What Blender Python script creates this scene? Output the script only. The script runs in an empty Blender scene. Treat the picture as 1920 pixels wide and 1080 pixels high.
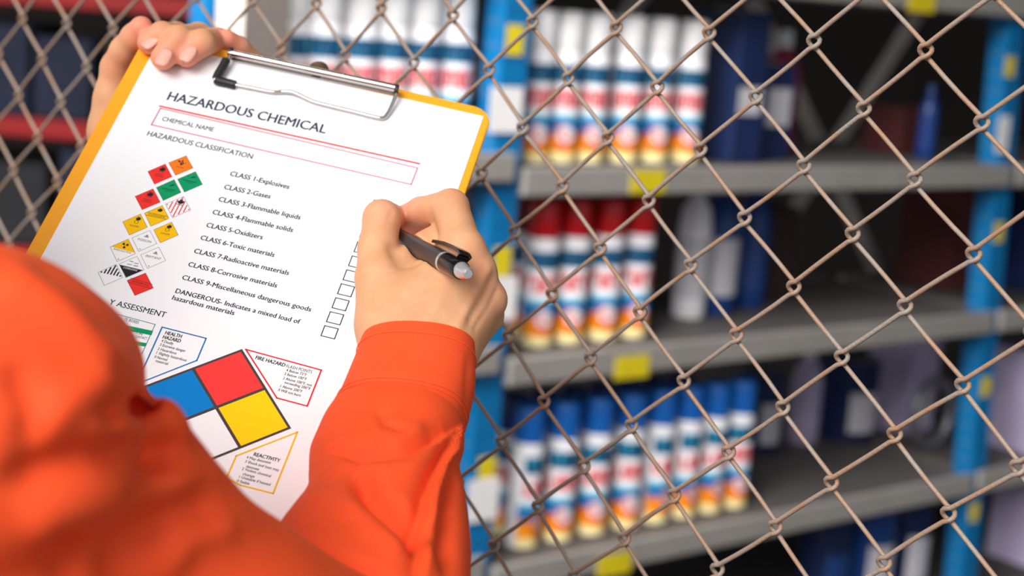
import bpy, bmesh, math, random
import numpy as np
from mathutils import Vector, Matrix, noise

random.seed(7)
S = bpy.context.scene
COL = S.collection

# ---------------------------------------------------------------- camera, sky, light, exposure
F = 3200.0                                  # focal length in pixels of the 1920 wide frame (60 mm lens)
CAM = np.array([0.0, 0.0, 1.62])            # camera position in the room, metres
DOWN = np.array([-0.0767, 0.9828, 0.170]); DOWN /= np.linalg.norm(DOWN)
UPC = -DOWN                                 # the room's up seen from the camera (x right, y down, z ahead)
FWC = np.array([0.0, 0.0, 1.0]) - UPC * UPC[2]; FWC /= np.linalg.norm(FWC)
RTC = np.cross(FWC, UPC)
RW = np.array([RTC, FWC, UPC])              # camera axes -> room axes


def W(p):
    """millimetres in camera axes -> metres in the room"""
    p = np.asarray(p, float)
    return (p / 1000.0) @ RW.T + CAM


def at(px, py, z):
    """pixel of the photograph at a depth in mm -> camera-axes mm"""
    return np.array([(px - 960.0) / F * z, (py - 540.0) / F * z, z])


def wdir(d):
    return np.asarray(d, float) @ RW.T


cd = bpy.data.cameras.new('camera')
cam = bpy.data.objects.new('camera', cd)
COL.objects.link(cam)
xr, yu, zb = wdir([1, 0, 0]), wdir([0, -1, 0]), wdir([0, 0, -1])
cam.matrix_world = Matrix(((xr[0], yu[0], zb[0], CAM[0]), (xr[1], yu[1], zb[1], CAM[1]),
                           (xr[2], yu[2], zb[2], CAM[2]), (0, 0, 0, 1)))
cd.sensor_width = 36.0
cd.lens = 60.0
cd.clip_start = 0.02
cd.dof.use_dof = True
cd.dof.focus_distance = 0.915
cd.dof.aperture_fstop = 6.8
cd.dof.aperture_blades = 0
S.camera = cam

wd = bpy.data.worlds.new('overcast_sky')
S.world = wd
wd.use_nodes = True
bg = wd.node_tree.nodes['Background']
bg.inputs['Color'].default_value = (0.93, 0.96, 1.0, 1)
bg.inputs['Strength'].default_value = 0.56


def lamp(name, loc, target, size, power, color=(1, 1, 1), size_y=None):
    l = bpy.data.lights.new(name, 'AREA')
    l.shape = 'RECTANGLE'
    l.size = size
    l.size_y = size_y or size
    l.energy = power
    l.color = color
    o = bpy.data.objects.new(name, l)
    COL.objects.link(o)
    o.location = loc
    d = Vector(target) - Vector(loc)
    o.rotation_euler = d.to_track_quat('-Z', 'Y').to_euler()
    return o


sun = bpy.data.lights.new('hazy_sun', 'SUN')
sun.energy = 3.7
sun.angle = math.radians(40)
sun.color = (1.0, 0.955, 0.9)
so = bpy.data.objects.new('hazy_sun', sun)
COL.objects.link(so)
so.location = (-3, -3, 5)
so.rotation_euler = Vector((0.41, 0.74, -0.53)).to_track_quat('-Z', 'Y').to_euler()

lamp('rack_fill_light', (-0.75, 2.25, 2.7), (0.05, 3.6, 1.6), 1.4, 85.0, (1.0, 0.97, 0.93), 0.5)  # added fill light out of view, brightens the rack

S.view_settings.view_transform = 'Standard'
S.view_settings.look = 'None'
S.view_settings.exposure = 0.02
S.view_settings.gamma = 1.0
S.view_settings.use_curve_mapping = False


# ---------------------------------------------------------------- helpers
def srgb(r, g, b):
    f = lambda c: (c / 255 / 12.92) if c / 255 <= 0.04045 else ((c / 255 + 0.055) / 1.055) ** 2.4
    return (f(r), f(g), f(b), 1.0)


def mat(name, col, rough=0.5, metal=0.0, spec=0.5, var=0.0, scale=40.0, bump=0.0, bscale=200.0, col2=None, **kw):
    m = bpy.data.materials.new(name)
    m.use_nodes = True
    nt = m.node_tree
    b = nt.nodes['Principled BSDF']
    b.inputs['Base Color'].default_value = col
    b.inputs['Roughness'].default_value = rough
    b.inputs['Metallic'].default_value = metal
    b.inputs['Specular IOR Level'].default_value = spec
    for k, v in kw.items():
        b.inputs[k.replace('_', ' ')].default_value = v
    tc = nt.nodes.new('ShaderNodeTexCoord')
    if var or col2:
        n = nt.nodes.new('ShaderNodeTexNoise')
        n.inputs['Scale'].default_value = scale
        n.inputs['Detail'].default_value = 5
        nt.links.new(tc.outputs['Object'], n.inputs['Vector'])
        r = nt.nodes.new('ShaderNodeValToRGB')
        r.color_ramp.elements[0].position = 0.35
        r.color_ramp.elements[1].position = 0.68
        c2 = col2 or tuple(c * (1 - var) for c in col[:3]) + (1,)
        r.color_ramp.elements[0].color = col
        r.color_ramp.elements[1].color = c2
        nt.links.new(n.outputs['Fac'], r.inputs['Fac'])
        nt.links.new(r.outputs['Color'], b.inputs['Base Color'])
    if bump:
        n = nt.nodes.new('ShaderNodeTexNoise')
        n.inputs['Scale'].default_value = bscale
        n.inputs['Detail'].default_value = 4
        nt.links.new(tc.outputs['Object'], n.inputs['Vector'])
        bn = nt.nodes.new('ShaderNodeBump')
        bn.inputs['Strength'].default_value = bump
        bn.inputs['Distance'].default_value = 0.001
        nt.links.new(n.outputs['Fac'], bn.inputs['Height'])
        nt.links.new(bn.outputs['Normal'], b.inputs['Normal'])
    return m


def tag(o, label=None, cat=None, group=None, kind=None):
    if label: o['label'] = label
    if cat: o['category'] = cat
    if group: o['group'] = group
    if kind: o['kind'] = kind
    return o


def empty(name, loc):
    o = bpy.data.objects.new(name, None)
    COL.objects.link(o)
    o.empty_display_size = 0.05
    o.location = Vector(loc)
    return o


class MB:
    """collects shapes (room metres) and links them as ONE mesh object"""

    def __init__(s):
        s.v, s.f, s.mi, s.uv = [], [], [], {}

    def add(s, vs, fs, mi=0):
        o = len(s.v)
        s.v.extend([tuple(map(float, p)) for p in vs])
        s.f.extend([tuple(i + o for i in f) for f in fs])
        s.mi.extend([mi] * len(fs))

    def box(s, c, ax, ay, az, hx, hy, hz, mi=0):
        c, ax, ay, az = map(np.asarray, (c, ax, ay, az))
        vs = [c + ax * hx * i + ay * hy * j + az * hz * k for i in (-1, 1) for j in (-1, 1) for k in (-1, 1)]
        s.add(vs, [(0, 1, 3, 2), (4, 6, 7, 5), (0, 4, 5, 1), (2, 3, 7, 6), (0, 2, 6, 4), (1, 5, 7, 3)], mi)

    def tube(s, pts, r, n=10, mi=0, closed=False, cap=True, flat=None):
        pts = np.asarray(pts, float)
        N = len(pts)
        rs = np.full(N, r, float) if np.isscalar(r) else np.asarray(r, float)
        if closed:
            t = np.roll(pts, -1, 0) - np.roll(pts, 1, 0)
        else:
            t = np.gradient(pts, axis=0)
        t /= np.linalg.norm(t, axis=1)[:, None] + 1e-12
        u = np.cross(t[0], [0.31, 0.52, 0.8]); u /= np.linalg.norm(u)
        rings = []
        for k in range(N):
            u = u - t[k] * (u @ t[k]); u /= np.linalg.norm(u)
            w = np.cross(t[k], u)
            for a in range(n):
                th = 2 * math.pi * a / n
                rings.append(pts[k] + rs[k] * (math.cos(th) * u + math.sin(th) * w))
        fs = []
        for k in range(N if closed else N - 1):
            k2 = (k + 1) % N
            for a in range(n):
                b = (a + 1) % n
                fs.append((k * n + a, k * n + b, k2 * n + b, k2 * n + a))
        if cap and not closed:
            fs.append(tuple(range(n - 1, -1, -1)))
            fs.append(tuple((N - 1) * n + a for a in range(n)))
        s.add(rings, fs, mi)

    def lathe(s, c, ax, prof, n=24, mi=0, cap=True, mis=None):
        """prof: list of (distance along ax, radius)"""
        c, ax = np.asarray(c, float), np.asarray(ax, float)
        ax = ax / np.linalg.norm(ax)
        u = np.cross(ax, [0.9, 0.1, 0.2]) if abs(ax[0]) < 0.8 else np.cross(ax, [0.1, 0.9, 0.2])
        u /= np.linalg.norm(u)
        w = np.cross(ax, u)
        vs = [c + ax * h + r * (math.cos(2 * math.pi * a / n) * u + math.sin(2 * math.pi * a / n) * w) for h, r in prof for a in range(n)]
        for k in range(len(prof) - 1):
            pass
        o = len(s.v)
        s.v.extend([tuple(p) for p in vs])
        for k in range(len(prof) - 1):
            for a in range(n):
                b = (a + 1) % n
                s.f.append((o + k * n + a, o + k * n + b, o + (k + 1) * n + b, o + (k + 1) * n + a))
                s.mi.append(mis[k] if mis else mi)
        if cap:
            s.f.append(tuple(o + a for a in range(n - 1, -1, -1))); s.mi.append(mis[0] if mis else mi)
            s.f.append(tuple(o + (len(prof) - 1) * n + a for a in range(n))); s.mi.append(mis[-1] if mis else mi)

    def build(s, name, mats, parent=None, smooth=False, bevel=0.0, label=None, fix=True, angle=40):
        me = bpy.data.meshes.new(name)
        me.from_pydata(s.v, [], s.f)
        mats = mats if isinstance(mats, (list, tuple)) else [mats]
        for m in mats: me.materials.append(m)
        me.polygons.foreach_set('material_index', s.mi)
        me.update()
        if fix:
            bm = bmesh.new(); bm.from_mesh(me)
            bmesh.ops.recalc_face_normals(bm, faces=bm.faces)
            bm.to_mesh(me); bm.free()
        if smooth:
            me.shade_smooth()
            if angle < 180:
                me.set_sharp_from_angle(angle=math.radians(angle))
        o = bpy.data.objects.new(name, me)
        COL.objects.link(o)
        if bevel:
            b = o.modifiers.new('bevel', 'BEVEL'); b.width = bevel; b.segments = 2; b.limit_method = 'ANGLE'
        if parent is not None:
            o.parent = parent
            o.matrix_parent_inverse = Matrix.Translation(-parent.location)
        if label: o['label'] = label
        return o


def copy_tree(o, delta, rz=0.0):
    """copy a thing and its parts, moved by delta"""
    c = o.copy(); COL.objects.link(c)
    c.location = o.location + Vector(delta)
    c.rotation_euler.z += rz
    for ch in o.children:
        d = ch.copy(); COL.objects.link(d); d.parent = c
        for g in ch.children:
            e = g.copy(); COL.objects.link(e); e.parent = d
    return c


# ---------------------------------------------------------------- a small implicit-surface modeller (camera-axes mm)
def smin(a, b, k):
    if k <= 0: return np.minimum(a, b)
    h = np.clip(0.5 + 0.5 * (b - a) / k, 0, 1)
    return b + (a - b) * h - k * h * (1 - h)


def seg_t(P, a, b):
    ab = b - a
    t = np.clip(((P - a) @ ab) / (ab @ ab + 1e-9), 0, 1)
    d = P - a - t[..., None] * ab
    return np.sqrt((d * d).sum(-1)), t


class Field:
    def __init__(s):
        s.ops = []

    def cone(s, a, b, ra, rb, k=4.0):
        s.ops.append(('c', np.asarray(a, float), np.asarray(b, float), ra, rb, k)); return s

    def cut(s, a, b, ra, rb, k=3.0):
        s.ops.append(('x', np.asarray(a, float), np.asarray(b, float), ra, rb, k)); return s

    def chain(s, pts, rs, k=4.0):
        for i in range(len(pts) - 1): s.cone(pts[i], pts[i + 1], rs[i], rs[i + 1], k if i == 0 else 2.5)
        return s

    def ell(s, c, axes, r, k=4.0):
        s.ops.append(('e', np.asarray(c, float), np.asarray(axes, float), np.asarray(r, float), k)); return s

    def groove(s, pts, amp, w):
        s.ops.append(('g', [np.asarray(p, float) for p in pts], amp, w)); return s

    def __call__(s, P):
        d = None
        for o in s.ops:
            if o[0] == 'c':
                q, t = seg_t(P, o[1], o[2])
                e = q - (o[3] + (o[4] - o[3]) * t)
            elif o[0] == 'x':
                q, t = seg_t(P, o[1], o[2])
                d = -smin(-d, q - (o[3] + (o[4] - o[3]) * t), o[5])
                continue
            elif o[0] == 'e':
                l = (P - o[1]) @ o[2].T / o[3]
                n = np.sqrt((l * l).sum(-1)) + 1e-9
                e = (n - 1) * o[3].min() * 1.0
                g = np.sqrt(((l / o[3]) ** 2).sum(-1)) + 1e-9
                e = n * (n - 1) / g
            else:
                m = None
                for i in range(len(o[1]) - 1):
                    q, t = seg_t(P, o[1][i], o[1][i + 1])
                    m = q if m is None else np.minimum(m, q)
                d = d + o[2] * np.exp(-(m / o[3]) ** 2)
                continue
            d = e if d is None else smin(d, e, o[-1])
        return d


def nets(field, lo, hi, h):
    """naive surface nets; returns vertices and quads"""
    lo = np.asarray(lo, float)
    n = np.ceil((np.asarray(hi) - lo) / h).astype(int) + 1
    xs = [(lo[i] + h * np.arange(n[i])).astype(np.float32) for i in range(3)]
    D = np.empty(n, np.float32)
    for i in range(0, n[0], 8):
        G = np.stack(np.meshgrid(xs[0][i:i + 8], xs[1], xs[2], indexing='ij'), -1)
        D[i:i + 8] = field(G)
    sg = D < 0
    c = [sg[i:n[0] - 1 + i, j:n[1] - 1 + j, k:n[2] - 1 + k] for i in (0, 1) for j in (0, 1) for k in (0, 1)]
    cnt = sum(x.astype(np.int8) for x in c)
    act = (cnt > 0) & (cnt < 8)
    idx = np.full(act.shape, -1, np.int64)
    ii = np.argwhere(act)
    idx[act] = np.arange(len(ii))
    acc = np.zeros((len(ii), 3)); wt = np.zeros(len(ii))
    corner = [(i, j, k) for i in (0, 1) for j in (0, 1) for k in (0, 1)]
    for a in corner:
        for ax in range(3):
            if a[ax]: continue
            b = list(a); b[ax] = 1
            da = D[ii[:, 0] + a[0], ii[:, 1] + a[1], ii[:, 2] + a[2]]
            db = D[ii[:, 0] + b[0], ii[:, 1] + b[1], ii[:, 2] + b[2]]
            m = (da < 0) != (db < 0)
            t = np.where(m, da / np.where(m, da - db, 1), 0)
            p = np.tile(np.array(a, float), (len(ii), 1)); p[:, ax] += t
            acc[m] += p[m]; wt[m] += 1
    V = lo + h * (ii + acc / wt[:, None])
    Q = []
    for ax in range(3):
        o1, o2 = [(1, 2), (2, 0), (0, 1)][ax]
        s0 = [slice(None)] * 3; s1 = [slice(None)] * 3
        s0[ax] = slice(0, n[ax] - 1); s1[ax] = slice(1, n[ax])
        A = sg[tuple(s0)]; B = sg[tuple(s1)]
        e = np.argwhere(A != B)
        ok = (e[:, o1] > 0) & (e[:, o2] > 0) & (e[:, o1] < n[o1] - 1) & (e[:, o2] < n[o2] - 1)
        e = e[ok]
        def cell(d1, d2):
            q = e.copy(); q[:, o1] -= d1; q[:, o2] -= d2
            return idx[q[:, 0], q[:, 1], q[:, 2]]
        q = np.stack([cell(1, 1), cell(0, 1), cell(0, 0), cell(1, 0)], 1)
        fl = A[e[:, 0], e[:, 1], e[:, 2]]
        q[~fl] = q[~fl][:, ::-1]
        Q.append(q)
    Q = np.concatenate(Q)
    Q = Q[(Q >= 0).all(1)]
    return V, Q


def relax(V, Q, it=2, lam=0.5):
    E = np.concatenate([Q[:, [0, 1]], Q[:, [1, 2]], Q[:, [2, 3]], Q[:, [3, 0]]])
    for _ in range(it):
        s = np.zeros_like(V); n = np.zeros(len(V))
        for a, b in ((0, 1), (1, 0)):
            np.add.at(s, E[:, a], V[E[:, b]]); np.add.at(n, E[:, a], 1)
        V = V + lam * (s / np.maximum(n, 1)[:, None] - V)
    return V


def mesh_np(name, V, Q, mats, parent=None, attr=None, label=None):
    me = bpy.data.meshes.new(name)
    me.from_pydata(W(V).tolist(), [], Q.tolist())
    for m in (mats if isinstance(mats, (list, tuple)) else [mats]): me.materials.append(m)
    if attr is not None:
        a = me.attributes.new('pink', 'FLOAT', 'POINT'); a.data.foreach_set('value', np.asarray(attr, np.float32))
    me.update(); me.shade_smooth()
    o = bpy.data.objects.new(name, me); COL.objects.link(o)
    if parent is not None:
        o.parent = parent; o.matrix_parent_inverse = Matrix.Translation(-parent.location)
    if label: o['label'] = label
    return o


# ---------------------------------------------------------------- materials
M = {}
M['floor'] = mat('concrete_floor', srgb(70, 66, 64), 0.8, var=0.3, scale=6, bump=0.1, bscale=60)
M['wall'] = mat('dark_wall', srgb(30, 22, 21), 0.9, var=0.4, scale=3)
M['roof'] = mat('dark_ceiling', srgb(44, 41, 40), 0.9, var=0.2, scale=2)
M['blue'] = mat('blue_powder_coat', srgb(0, 112, 172), 0.6, spec=0.3, var=0.12, scale=12)
M['hole'] = mat('slot_shadow', srgb(70, 110, 150), 0.8)
M['grey'] = mat('grey_shelf_steel', srgb(150, 146, 142), 0.5, var=0.12, scale=9)
M['panel'] = mat('dull_shelf_panel', srgb(92, 88, 86), 0.65, var=0.15, scale=9)
M['yellow'] = mat('yellow_tag', srgb(222, 200, 20), 0.55, var=0.1, scale=30)
M['card'] = mat('white_card', srgb(236, 234, 234), 0.6, var=0.05, scale=20)
M['post'] = mat('pale_painted_steel', srgb(222, 214, 204), 0.5, var=0.12, scale=14)
M['wire'] = mat('rusty_galvanised_wire', srgb(160, 149, 140), 0.6, 0.2, col2=srgb(170, 133, 106), scale=55, bump=0.5, bscale=500)
M['board'] = mat('yellow_orange_board', srgb(255, 172, 32), 0.45, var=0.05, scale=30)
M['chrome'] = mat('chrome_steel', srgb(205, 200, 196), 0.14, 1.0)
M['black'] = mat('black_rubber', srgb(28, 28, 32), 0.5)
M['gloss_black'] = mat('glossy_black_plastic', srgb(22, 21, 22), 0.16)
M['barrel'] = mat('dark_grey_barrel', srgb(66, 60, 60), 0.38, var=0.08, scale=300)
M['silver'] = mat('silver_plastic', srgb(214, 214, 216), 0.22, 0.6)
M['reddot'] = mat('red_button', srgb(235, 60, 35), 0.35)
M['brass'] = mat('aged_rivet', srgb(120, 96, 70), 0.5, 0.7)
M['paper'] = mat('white_paper', srgb(246, 246, 250), 0.75, spec=0.2, bump=0.04, bscale=900)


def ink(name, r, g, b): return mat('ink_' + name, srgb(r, g, b), 0.7, spec=0.2)


INK = dict(navy=ink('navy', 26, 36, 62), slate=ink('slate', 34, 54, 74), red=ink('red', 224, 32, 40), pink=ink('pink', 212, 120, 140),
           red2=ink('placard_red', 238, 52, 46), orange=ink('placard_orange', 240, 124, 32), green=ink('placard_green', 0, 152, 98),
           yellow=ink('placard_yellow', 248, 192, 6), black=ink('black', 34, 36, 40), white=ink('white', 246, 246, 250),
           dred=ink('diamond_red', 250, 62, 60), dblue=ink('diamond_blue', 0, 128, 210), dyel=ink('diamond_yellow', 255, 212, 10),
           dgrey=ink('diamond_grey', 74, 66, 66), blue=ink('outline_blue', 8, 112, 178), crimson=ink('outline_crimson', 222, 44, 62),
           teal=ink('outline_teal', 40, 128, 140), gold=ink('outline_gold', 240, 190, 20), grey=ink('grey', 120, 124, 140))


def skin_material():
    m = mat('skin', srgb(232, 182, 142), 0.52, spec=0.35)
    nt = m.node_tree; b = nt.nodes['Principled BSDF']
    tc = nt.nodes.new('ShaderNodeTexCoord')
    n = nt.nodes.new('ShaderNodeTexNoise'); n.inputs['Scale'].default_value = 60; n.inputs['Detail'].default_value = 4
    nt.links.new(tc.outputs['Object'], n.inputs['Vector'])
    r = nt.nodes.new('ShaderNodeValToRGB')
    r.color_ramp.elements[0].position = 0.3; r.color_ramp.elements[0].color = srgb(226, 172, 130)
    r.color_ramp.elements[1].position = 0.75; r.color_ramp.elements[1].color = srgb(214, 153, 111)
    nt.links.new(n.outputs['Fac'], r.inputs['Fac'])
    at_ = nt.nodes.new('ShaderNodeAttribute'); at_.attribute_name = 'pink'
    mx = nt.nodes.new('ShaderNodeMix'); mx.data_type = 'RGBA'
    mx.inputs[7].default_value = srgb(236, 148, 126)
    nt.links.new(at_.outputs['Fac'], mx.inputs[0])
    nt.links.new(r.outputs['Color'], mx.inputs[6])
    nt.links.new(mx.outputs[2], b.inputs['Base Color'])
    b.inputs['Subsurface Weight'].default_value = 0.18
    b.inputs['Subsurface Radius'].default_value = (0.006, 0.0025, 0.0012)
    b.inputs['Subsurface Scale'].default_value = 1.0
    v = nt.nodes.new('ShaderNodeTexVoronoi'); v.inputs['Scale'].default_value = 900
    nt.links.new(tc.outputs['Object'], v.inputs['Vector'])
    n2 = nt.nodes.new('ShaderNodeTexNoise'); n2.inputs['Scale'].default_value = 350
    nt.links.new(tc.outputs['Object'], n2.inputs['Vector'])
    ad = nt.nodes.new('ShaderNodeMath'); ad.operation = 'ADD'
    nt.links.new(v.outputs['Distance'], ad.inputs[0]); nt.links.new(n2.outputs['Fac'], ad.inputs[1])
    bn = nt.nodes.new('ShaderNodeBump'); bn.inputs['Strength'].default_value = 0.12; bn.inputs['Distance'].default_value = 0.0005
    nt.links.new(ad.outputs[0], bn.inputs['Height']); nt.links.new(bn.outputs['Normal'], b.inputs['Normal'])
    return m


def fabric_material():
    m = mat('orange_twill', srgb(255, 85, 36), 0.74, spec=0.35)
    nt = m.node_tree; b = nt.nodes['Principled BSDF']
    b.inputs['Sheen Weight'].default_value = 0.18
    b.inputs['Sheen Tint'].default_value = srgb(255, 150, 90)
    b.inputs['Sheen Roughness'].default_value = 0.5
    uv = nt.nodes.new('ShaderNodeUVMap'); uv.uv_map = 'UVMap'
    mp = nt.nodes.new('ShaderNodeMapping'); mp.inputs['Rotation'].default_value = (0, 0, 0.42)
    nt.links.new(uv.outputs['UV'], mp.inputs['Vector'])
    w = nt.nodes.new('ShaderNodeTexWave'); w.inputs['Scale'].default_value = 0.33; w.inputs['Distortion'].default_value = 0.6
    nt.links.new(mp.outputs['Vector'], w.inputs['Vector'])
    bn = nt.nodes.new('ShaderNodeBump'); bn.inputs['Strength'].default_value = 0.45; bn.inputs['Distance'].default_value = 0.0005
    nt.links.new(w.outputs['Fac'], bn.inputs['Height']); nt.links.new(bn.outputs['Normal'], b.inputs['Normal'])
    return m


M['skin'] = skin_material()
M['nail'] = mat('fingernail', srgb(232, 168, 150), 0.42)
M['fabric'] = fabric_material()
M['thread'] = mat('orange_thread', srgb(252, 104, 46), 0.8)


# ---------------------------------------------------------------- the room
Z3 = np.array([0, 0, 1.0]); X3 = np.array([1.0, 0, 0]); Y3 = np.array([0, 1.0, 0])


def slab(name, c, hx, hy, hz, m):
    b = MB(); b.box(c, X3, Y3, Z3, hx, hy, hz)
    return tag(b.build(name, m), kind='structure')


slab('floor', (0.5, 3.0, -0.05), 6.5, 7.0, 0.05, M['floor'])
slab('wall_back', (0.5, 9.55, 2.3), 6.5, 0.05, 2.3, M['wall'])
slab('wall_right', (6.95, 5.9, 2.3), 0.05, 3.6, 2.3, M['wall'])
slab('ceiling', (0.5, 5.25, 4.2), 6.5, 4.35, 0.05, M['roof'])

# ---------------------------------------------------------------- rack axes: s along the shelves, o into the rack, h up
RX = np.array([0.7714, -0.0495, 0.6344]); RX = RX - UPC * (RX @ UPC); RX /= np.linalg.norm(RX)
RY = np.cross(UPC, RX)
if RY[2] < 0: RY = -RY
RO = at(972, 340, 3600.0)
rxw, ryw = wdir(RX), wdir(RY)
ROW = W(RO)


def rk(px, py, o=0.0):
    """pixel -> (s, h) in metres on the rack plane that lies o metres behind the front"""
    d = np.array([(px - 960) / F, (py - 540) / F, 1.0])
    o0 = RO + RY * o * 1000
    k = (o0 @ RY) / (d @ RY)
    x = (k * d - o0) / 1000
    return float(x @ RX), float(x @ UPC)


def RP(s, h, o=0.0):
    return ROW + rxw * s + ryw * o + Z3 * h


def rbox(b, s0, s1, h0, h1, o0, o1, mi=0):
    b.box(RP((s0 + s1) / 2, (h0 + h1) / 2, (o0 + o1) / 2), rxw, ryw, Z3, abs(s1 - s0) / 2, abs(o1 - o0) / 2, abs(h1 - h0) / 2, mi)


HF = -ROW[2]                       # floor height in rack coordinates
SH = [0.488, 0.030, -0.381, -0.850, -1.24]      # shelf tops
SR = rk(1897, 340)[0]              # right edge of the right-hand upright
DEP = 0.52

rack = tag(empty('storage_rack', RP(0.8, HF, 0.25)), 'tall blue and grey steel storage rack loaded with spray cans behind the wire fence', 'rack')


_a, _c = rk(1908, 150), rk(1833, 1000)
LEAN = (_a[0] - _c[0]) / (_a[1] - _c[1])            # the right-hand upright stands a little out of plumb


def upright(s1, o0, lean=0.0):
    b = MB()
    rbox(b, s1 - 0.07, s1, HF, 0.95, o0, o0 + 0.062)
    k = HF + 0.06
    while k < 0.92:
        for oo in (0.02, 0.043):
            c = RP(s1 - 0.0706, k, o0 + oo)
            b.lathe(c, -rxw, [(0, 0.0065), (0.0004, 0.0065)], 10, 1)
        for ss in (0.02, 0.05):
            c = RP(s1 - ss, k + 0.025, o0 - 0.0006)
            b.lathe(c, -ryw, [(0, 0.0045), (0.0004, 0.0045)], 10, 2)
        k += 0.05
    b.v = [tuple(np.array(p) + rxw * lean * (p[2] - ROW[2] + 0.05)) for p in b.v]
    o = b.build('upright', [M['blue'], M['hole'], M['blue_hole']], rack, bevel=0.004)
    return o


M['blue_hole'] = mat('punched_hole', srgb(0, 50, 92), 0.8)
SXL = rk(540, 60, 0.0)[0]
for s1 in (0.0, SR, SXL - 0.03, SR + 1.7):
    upright(s1, 0.13 if s1 < -0.5 else 0.0, LEAN if s1 == SR else 0.0)
    if s1 < -0.5 or s1 == SR: continue
    upright(s1, DEP - 0.03)
    b = MB()
    for h0 in (-1.1, -0.6, -0.1, 0.4):
        b.tube([RP(s1 - 0.035, h0, 0.05), RP(s1 - 0.035, h0 + 0.35, DEP - 0.02)], 0.011, 8)
    b.build('side_brace', M['grey'], rack)
bays = [(SXL + 0.004, -0.07), (0.0, SR - 0.07), (SR, SR + 1.63)]
for bi, (s0, s1) in enumerate(bays):
    for i, h in enumerate(SH):
        h += 0.032 if bi == 0 else 0
        for o0 in (-0.022, DEP + 0.03):
            b = MB()
            e0, e1 = (0.004, 0.042) if o0 < 0 else (0.0, 0.0)
            if bi == 1 and o0 < 0: e0, e1 = 0.0, 0.036
            rbox(b, s0 + e0, s1 + e1, h - 0.062, h, o0, o0 + 0.02)
            rbox(b, s0 + e0, s1 + e1, h - 0.062, h - 0.052, o0, o0 + 0.034)
            b.build('beam', M['grey'], rack, bevel=0.004)
        b = MB(); rbox(b, s0 + 0.001, s1 - 0.001, h - 0.03, h - 0.002, 0.002, DEP + 0.02)
        b.build('shelf_panel', M['panel'], rack, bevel=0.003)
# crossed bracing at the back of the middle and right bays
for s0, s1 in ((1.366, 2.109), (0.2, 0.943)):
    for a, c in (((s0, 0.341), (s1, -0.53)), ((s1 - 0.1, 0.387), (s0 + 0.04, -0.376))):
        b = MB()
        p0, p1 = RP(a[0], a[1], DEP + 0.062), RP(c[0], c[1], DEP + 0.062)
        d = p1 - p0; L = np.linalg.norm(d); d /= L
        b.box((p0 + p1) / 2, d, ryw, np.cross(d, ryw), L / 2 + 0.12, 0.004, 0.026)
        b.build('cross_brace', M['post'], rack)


def plate(name, px, py, w, h, m, o=-0.001, lab=None, side=None):
    s, hh = rk(px, py, o)
    b = MB(); rbox(b, s - w / 2, s + w / 2, hh - h / 2, hh + h / 2, o - 0.002, o)
    return b.build(name, m, rack, label=lab)


for px, py in ((1215, 340), (1185, 688), (1152, 1058), (1728, 3)):
    plate('shelf_tag', px, py, 0.105, 0.052, M['yellow'], -0.0225, 'yellow tag on the front of a grey beam')
for px, py in ((965, 75), (941, 490), (912, 882)):
    plate('yellow_tag', px, py, 0.045, 0.062, M['yellow'], -0.001, 'yellow tag on a blue upright')
for px, py in ((1893, 125), (1872, 435), (1848, 725), (1826, 960)):
    plate('yellow_tag', px, py, 0.04, 0.055, M['yellow'], -0.001, 'yellow tag on a blue upright')
for px, py in ((948, 206), (938, 560), (905, 937)):
    plate('label_card', px, py, 0.085, 0.095, M['card'], -0.004, 'white card on a blue upright')
for px, py in ((1880, 252),):
    plate('label_card', px, py, 0.05, 0.10, M['card'], -0.004, 'white card on a blue upright')

# pale square column at the left end of the shelves
sx = rk(540, 60, 0.0)[0]
b = MB(); rbox(b, sx - 0.098, sx, HF, 4.6 + HF, 0.0, 0.1)
colm = tag(b.build('steel_column', M['post'], bevel=0.006), 'pale square steel column left of the white-capped spray cans', 'column')
M['plate'] = mat('shaded_front_grey', srgb(112, 104, 100), 0.6, var=0.15, scale=10)  # shade of the column's front face, put into the colour
b = MB(); rbox(b, sx - 0.097, sx, HF + 0.05, 4.55 + HF, -0.004, -0.0005); b.build('shade_sheet', M['plate'], colm, label='grey face plate')  # added thin sheet, darkens the column's front as if shaded


# ---------------------------------------------------------------- spray cans
CR, CH = 0.038, 0.33
LBL = [mat('label_' + n, c, 0.4) for n, c in (('white', srgb(238, 236, 242)), ('cream', srgb(244, 226, 160)), ('orange', srgb(246, 150, 10)), ('red', srgb(222, 40, 36)),
       ('blue', srgb(0, 112, 178)), ('cyan', srgb(120, 200, 226)), ('navy', srgb(22, 38, 84)), ('text_red', srgb(214, 50, 58)), ('teal', srgb(20, 150, 190)))]
M['can_white'] = mat('white_can', srgb(242, 240, 245), 0.35)
M['cap_white'] = mat('white_cap', srgb(244, 244, 246), 0.4)
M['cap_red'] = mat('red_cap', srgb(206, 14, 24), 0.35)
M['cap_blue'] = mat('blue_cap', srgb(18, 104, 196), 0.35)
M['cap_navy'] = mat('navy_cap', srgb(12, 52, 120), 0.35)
M['cap_maroon'] = mat('dark_red_cap', srgb(120, 18, 26), 0.4)


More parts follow.
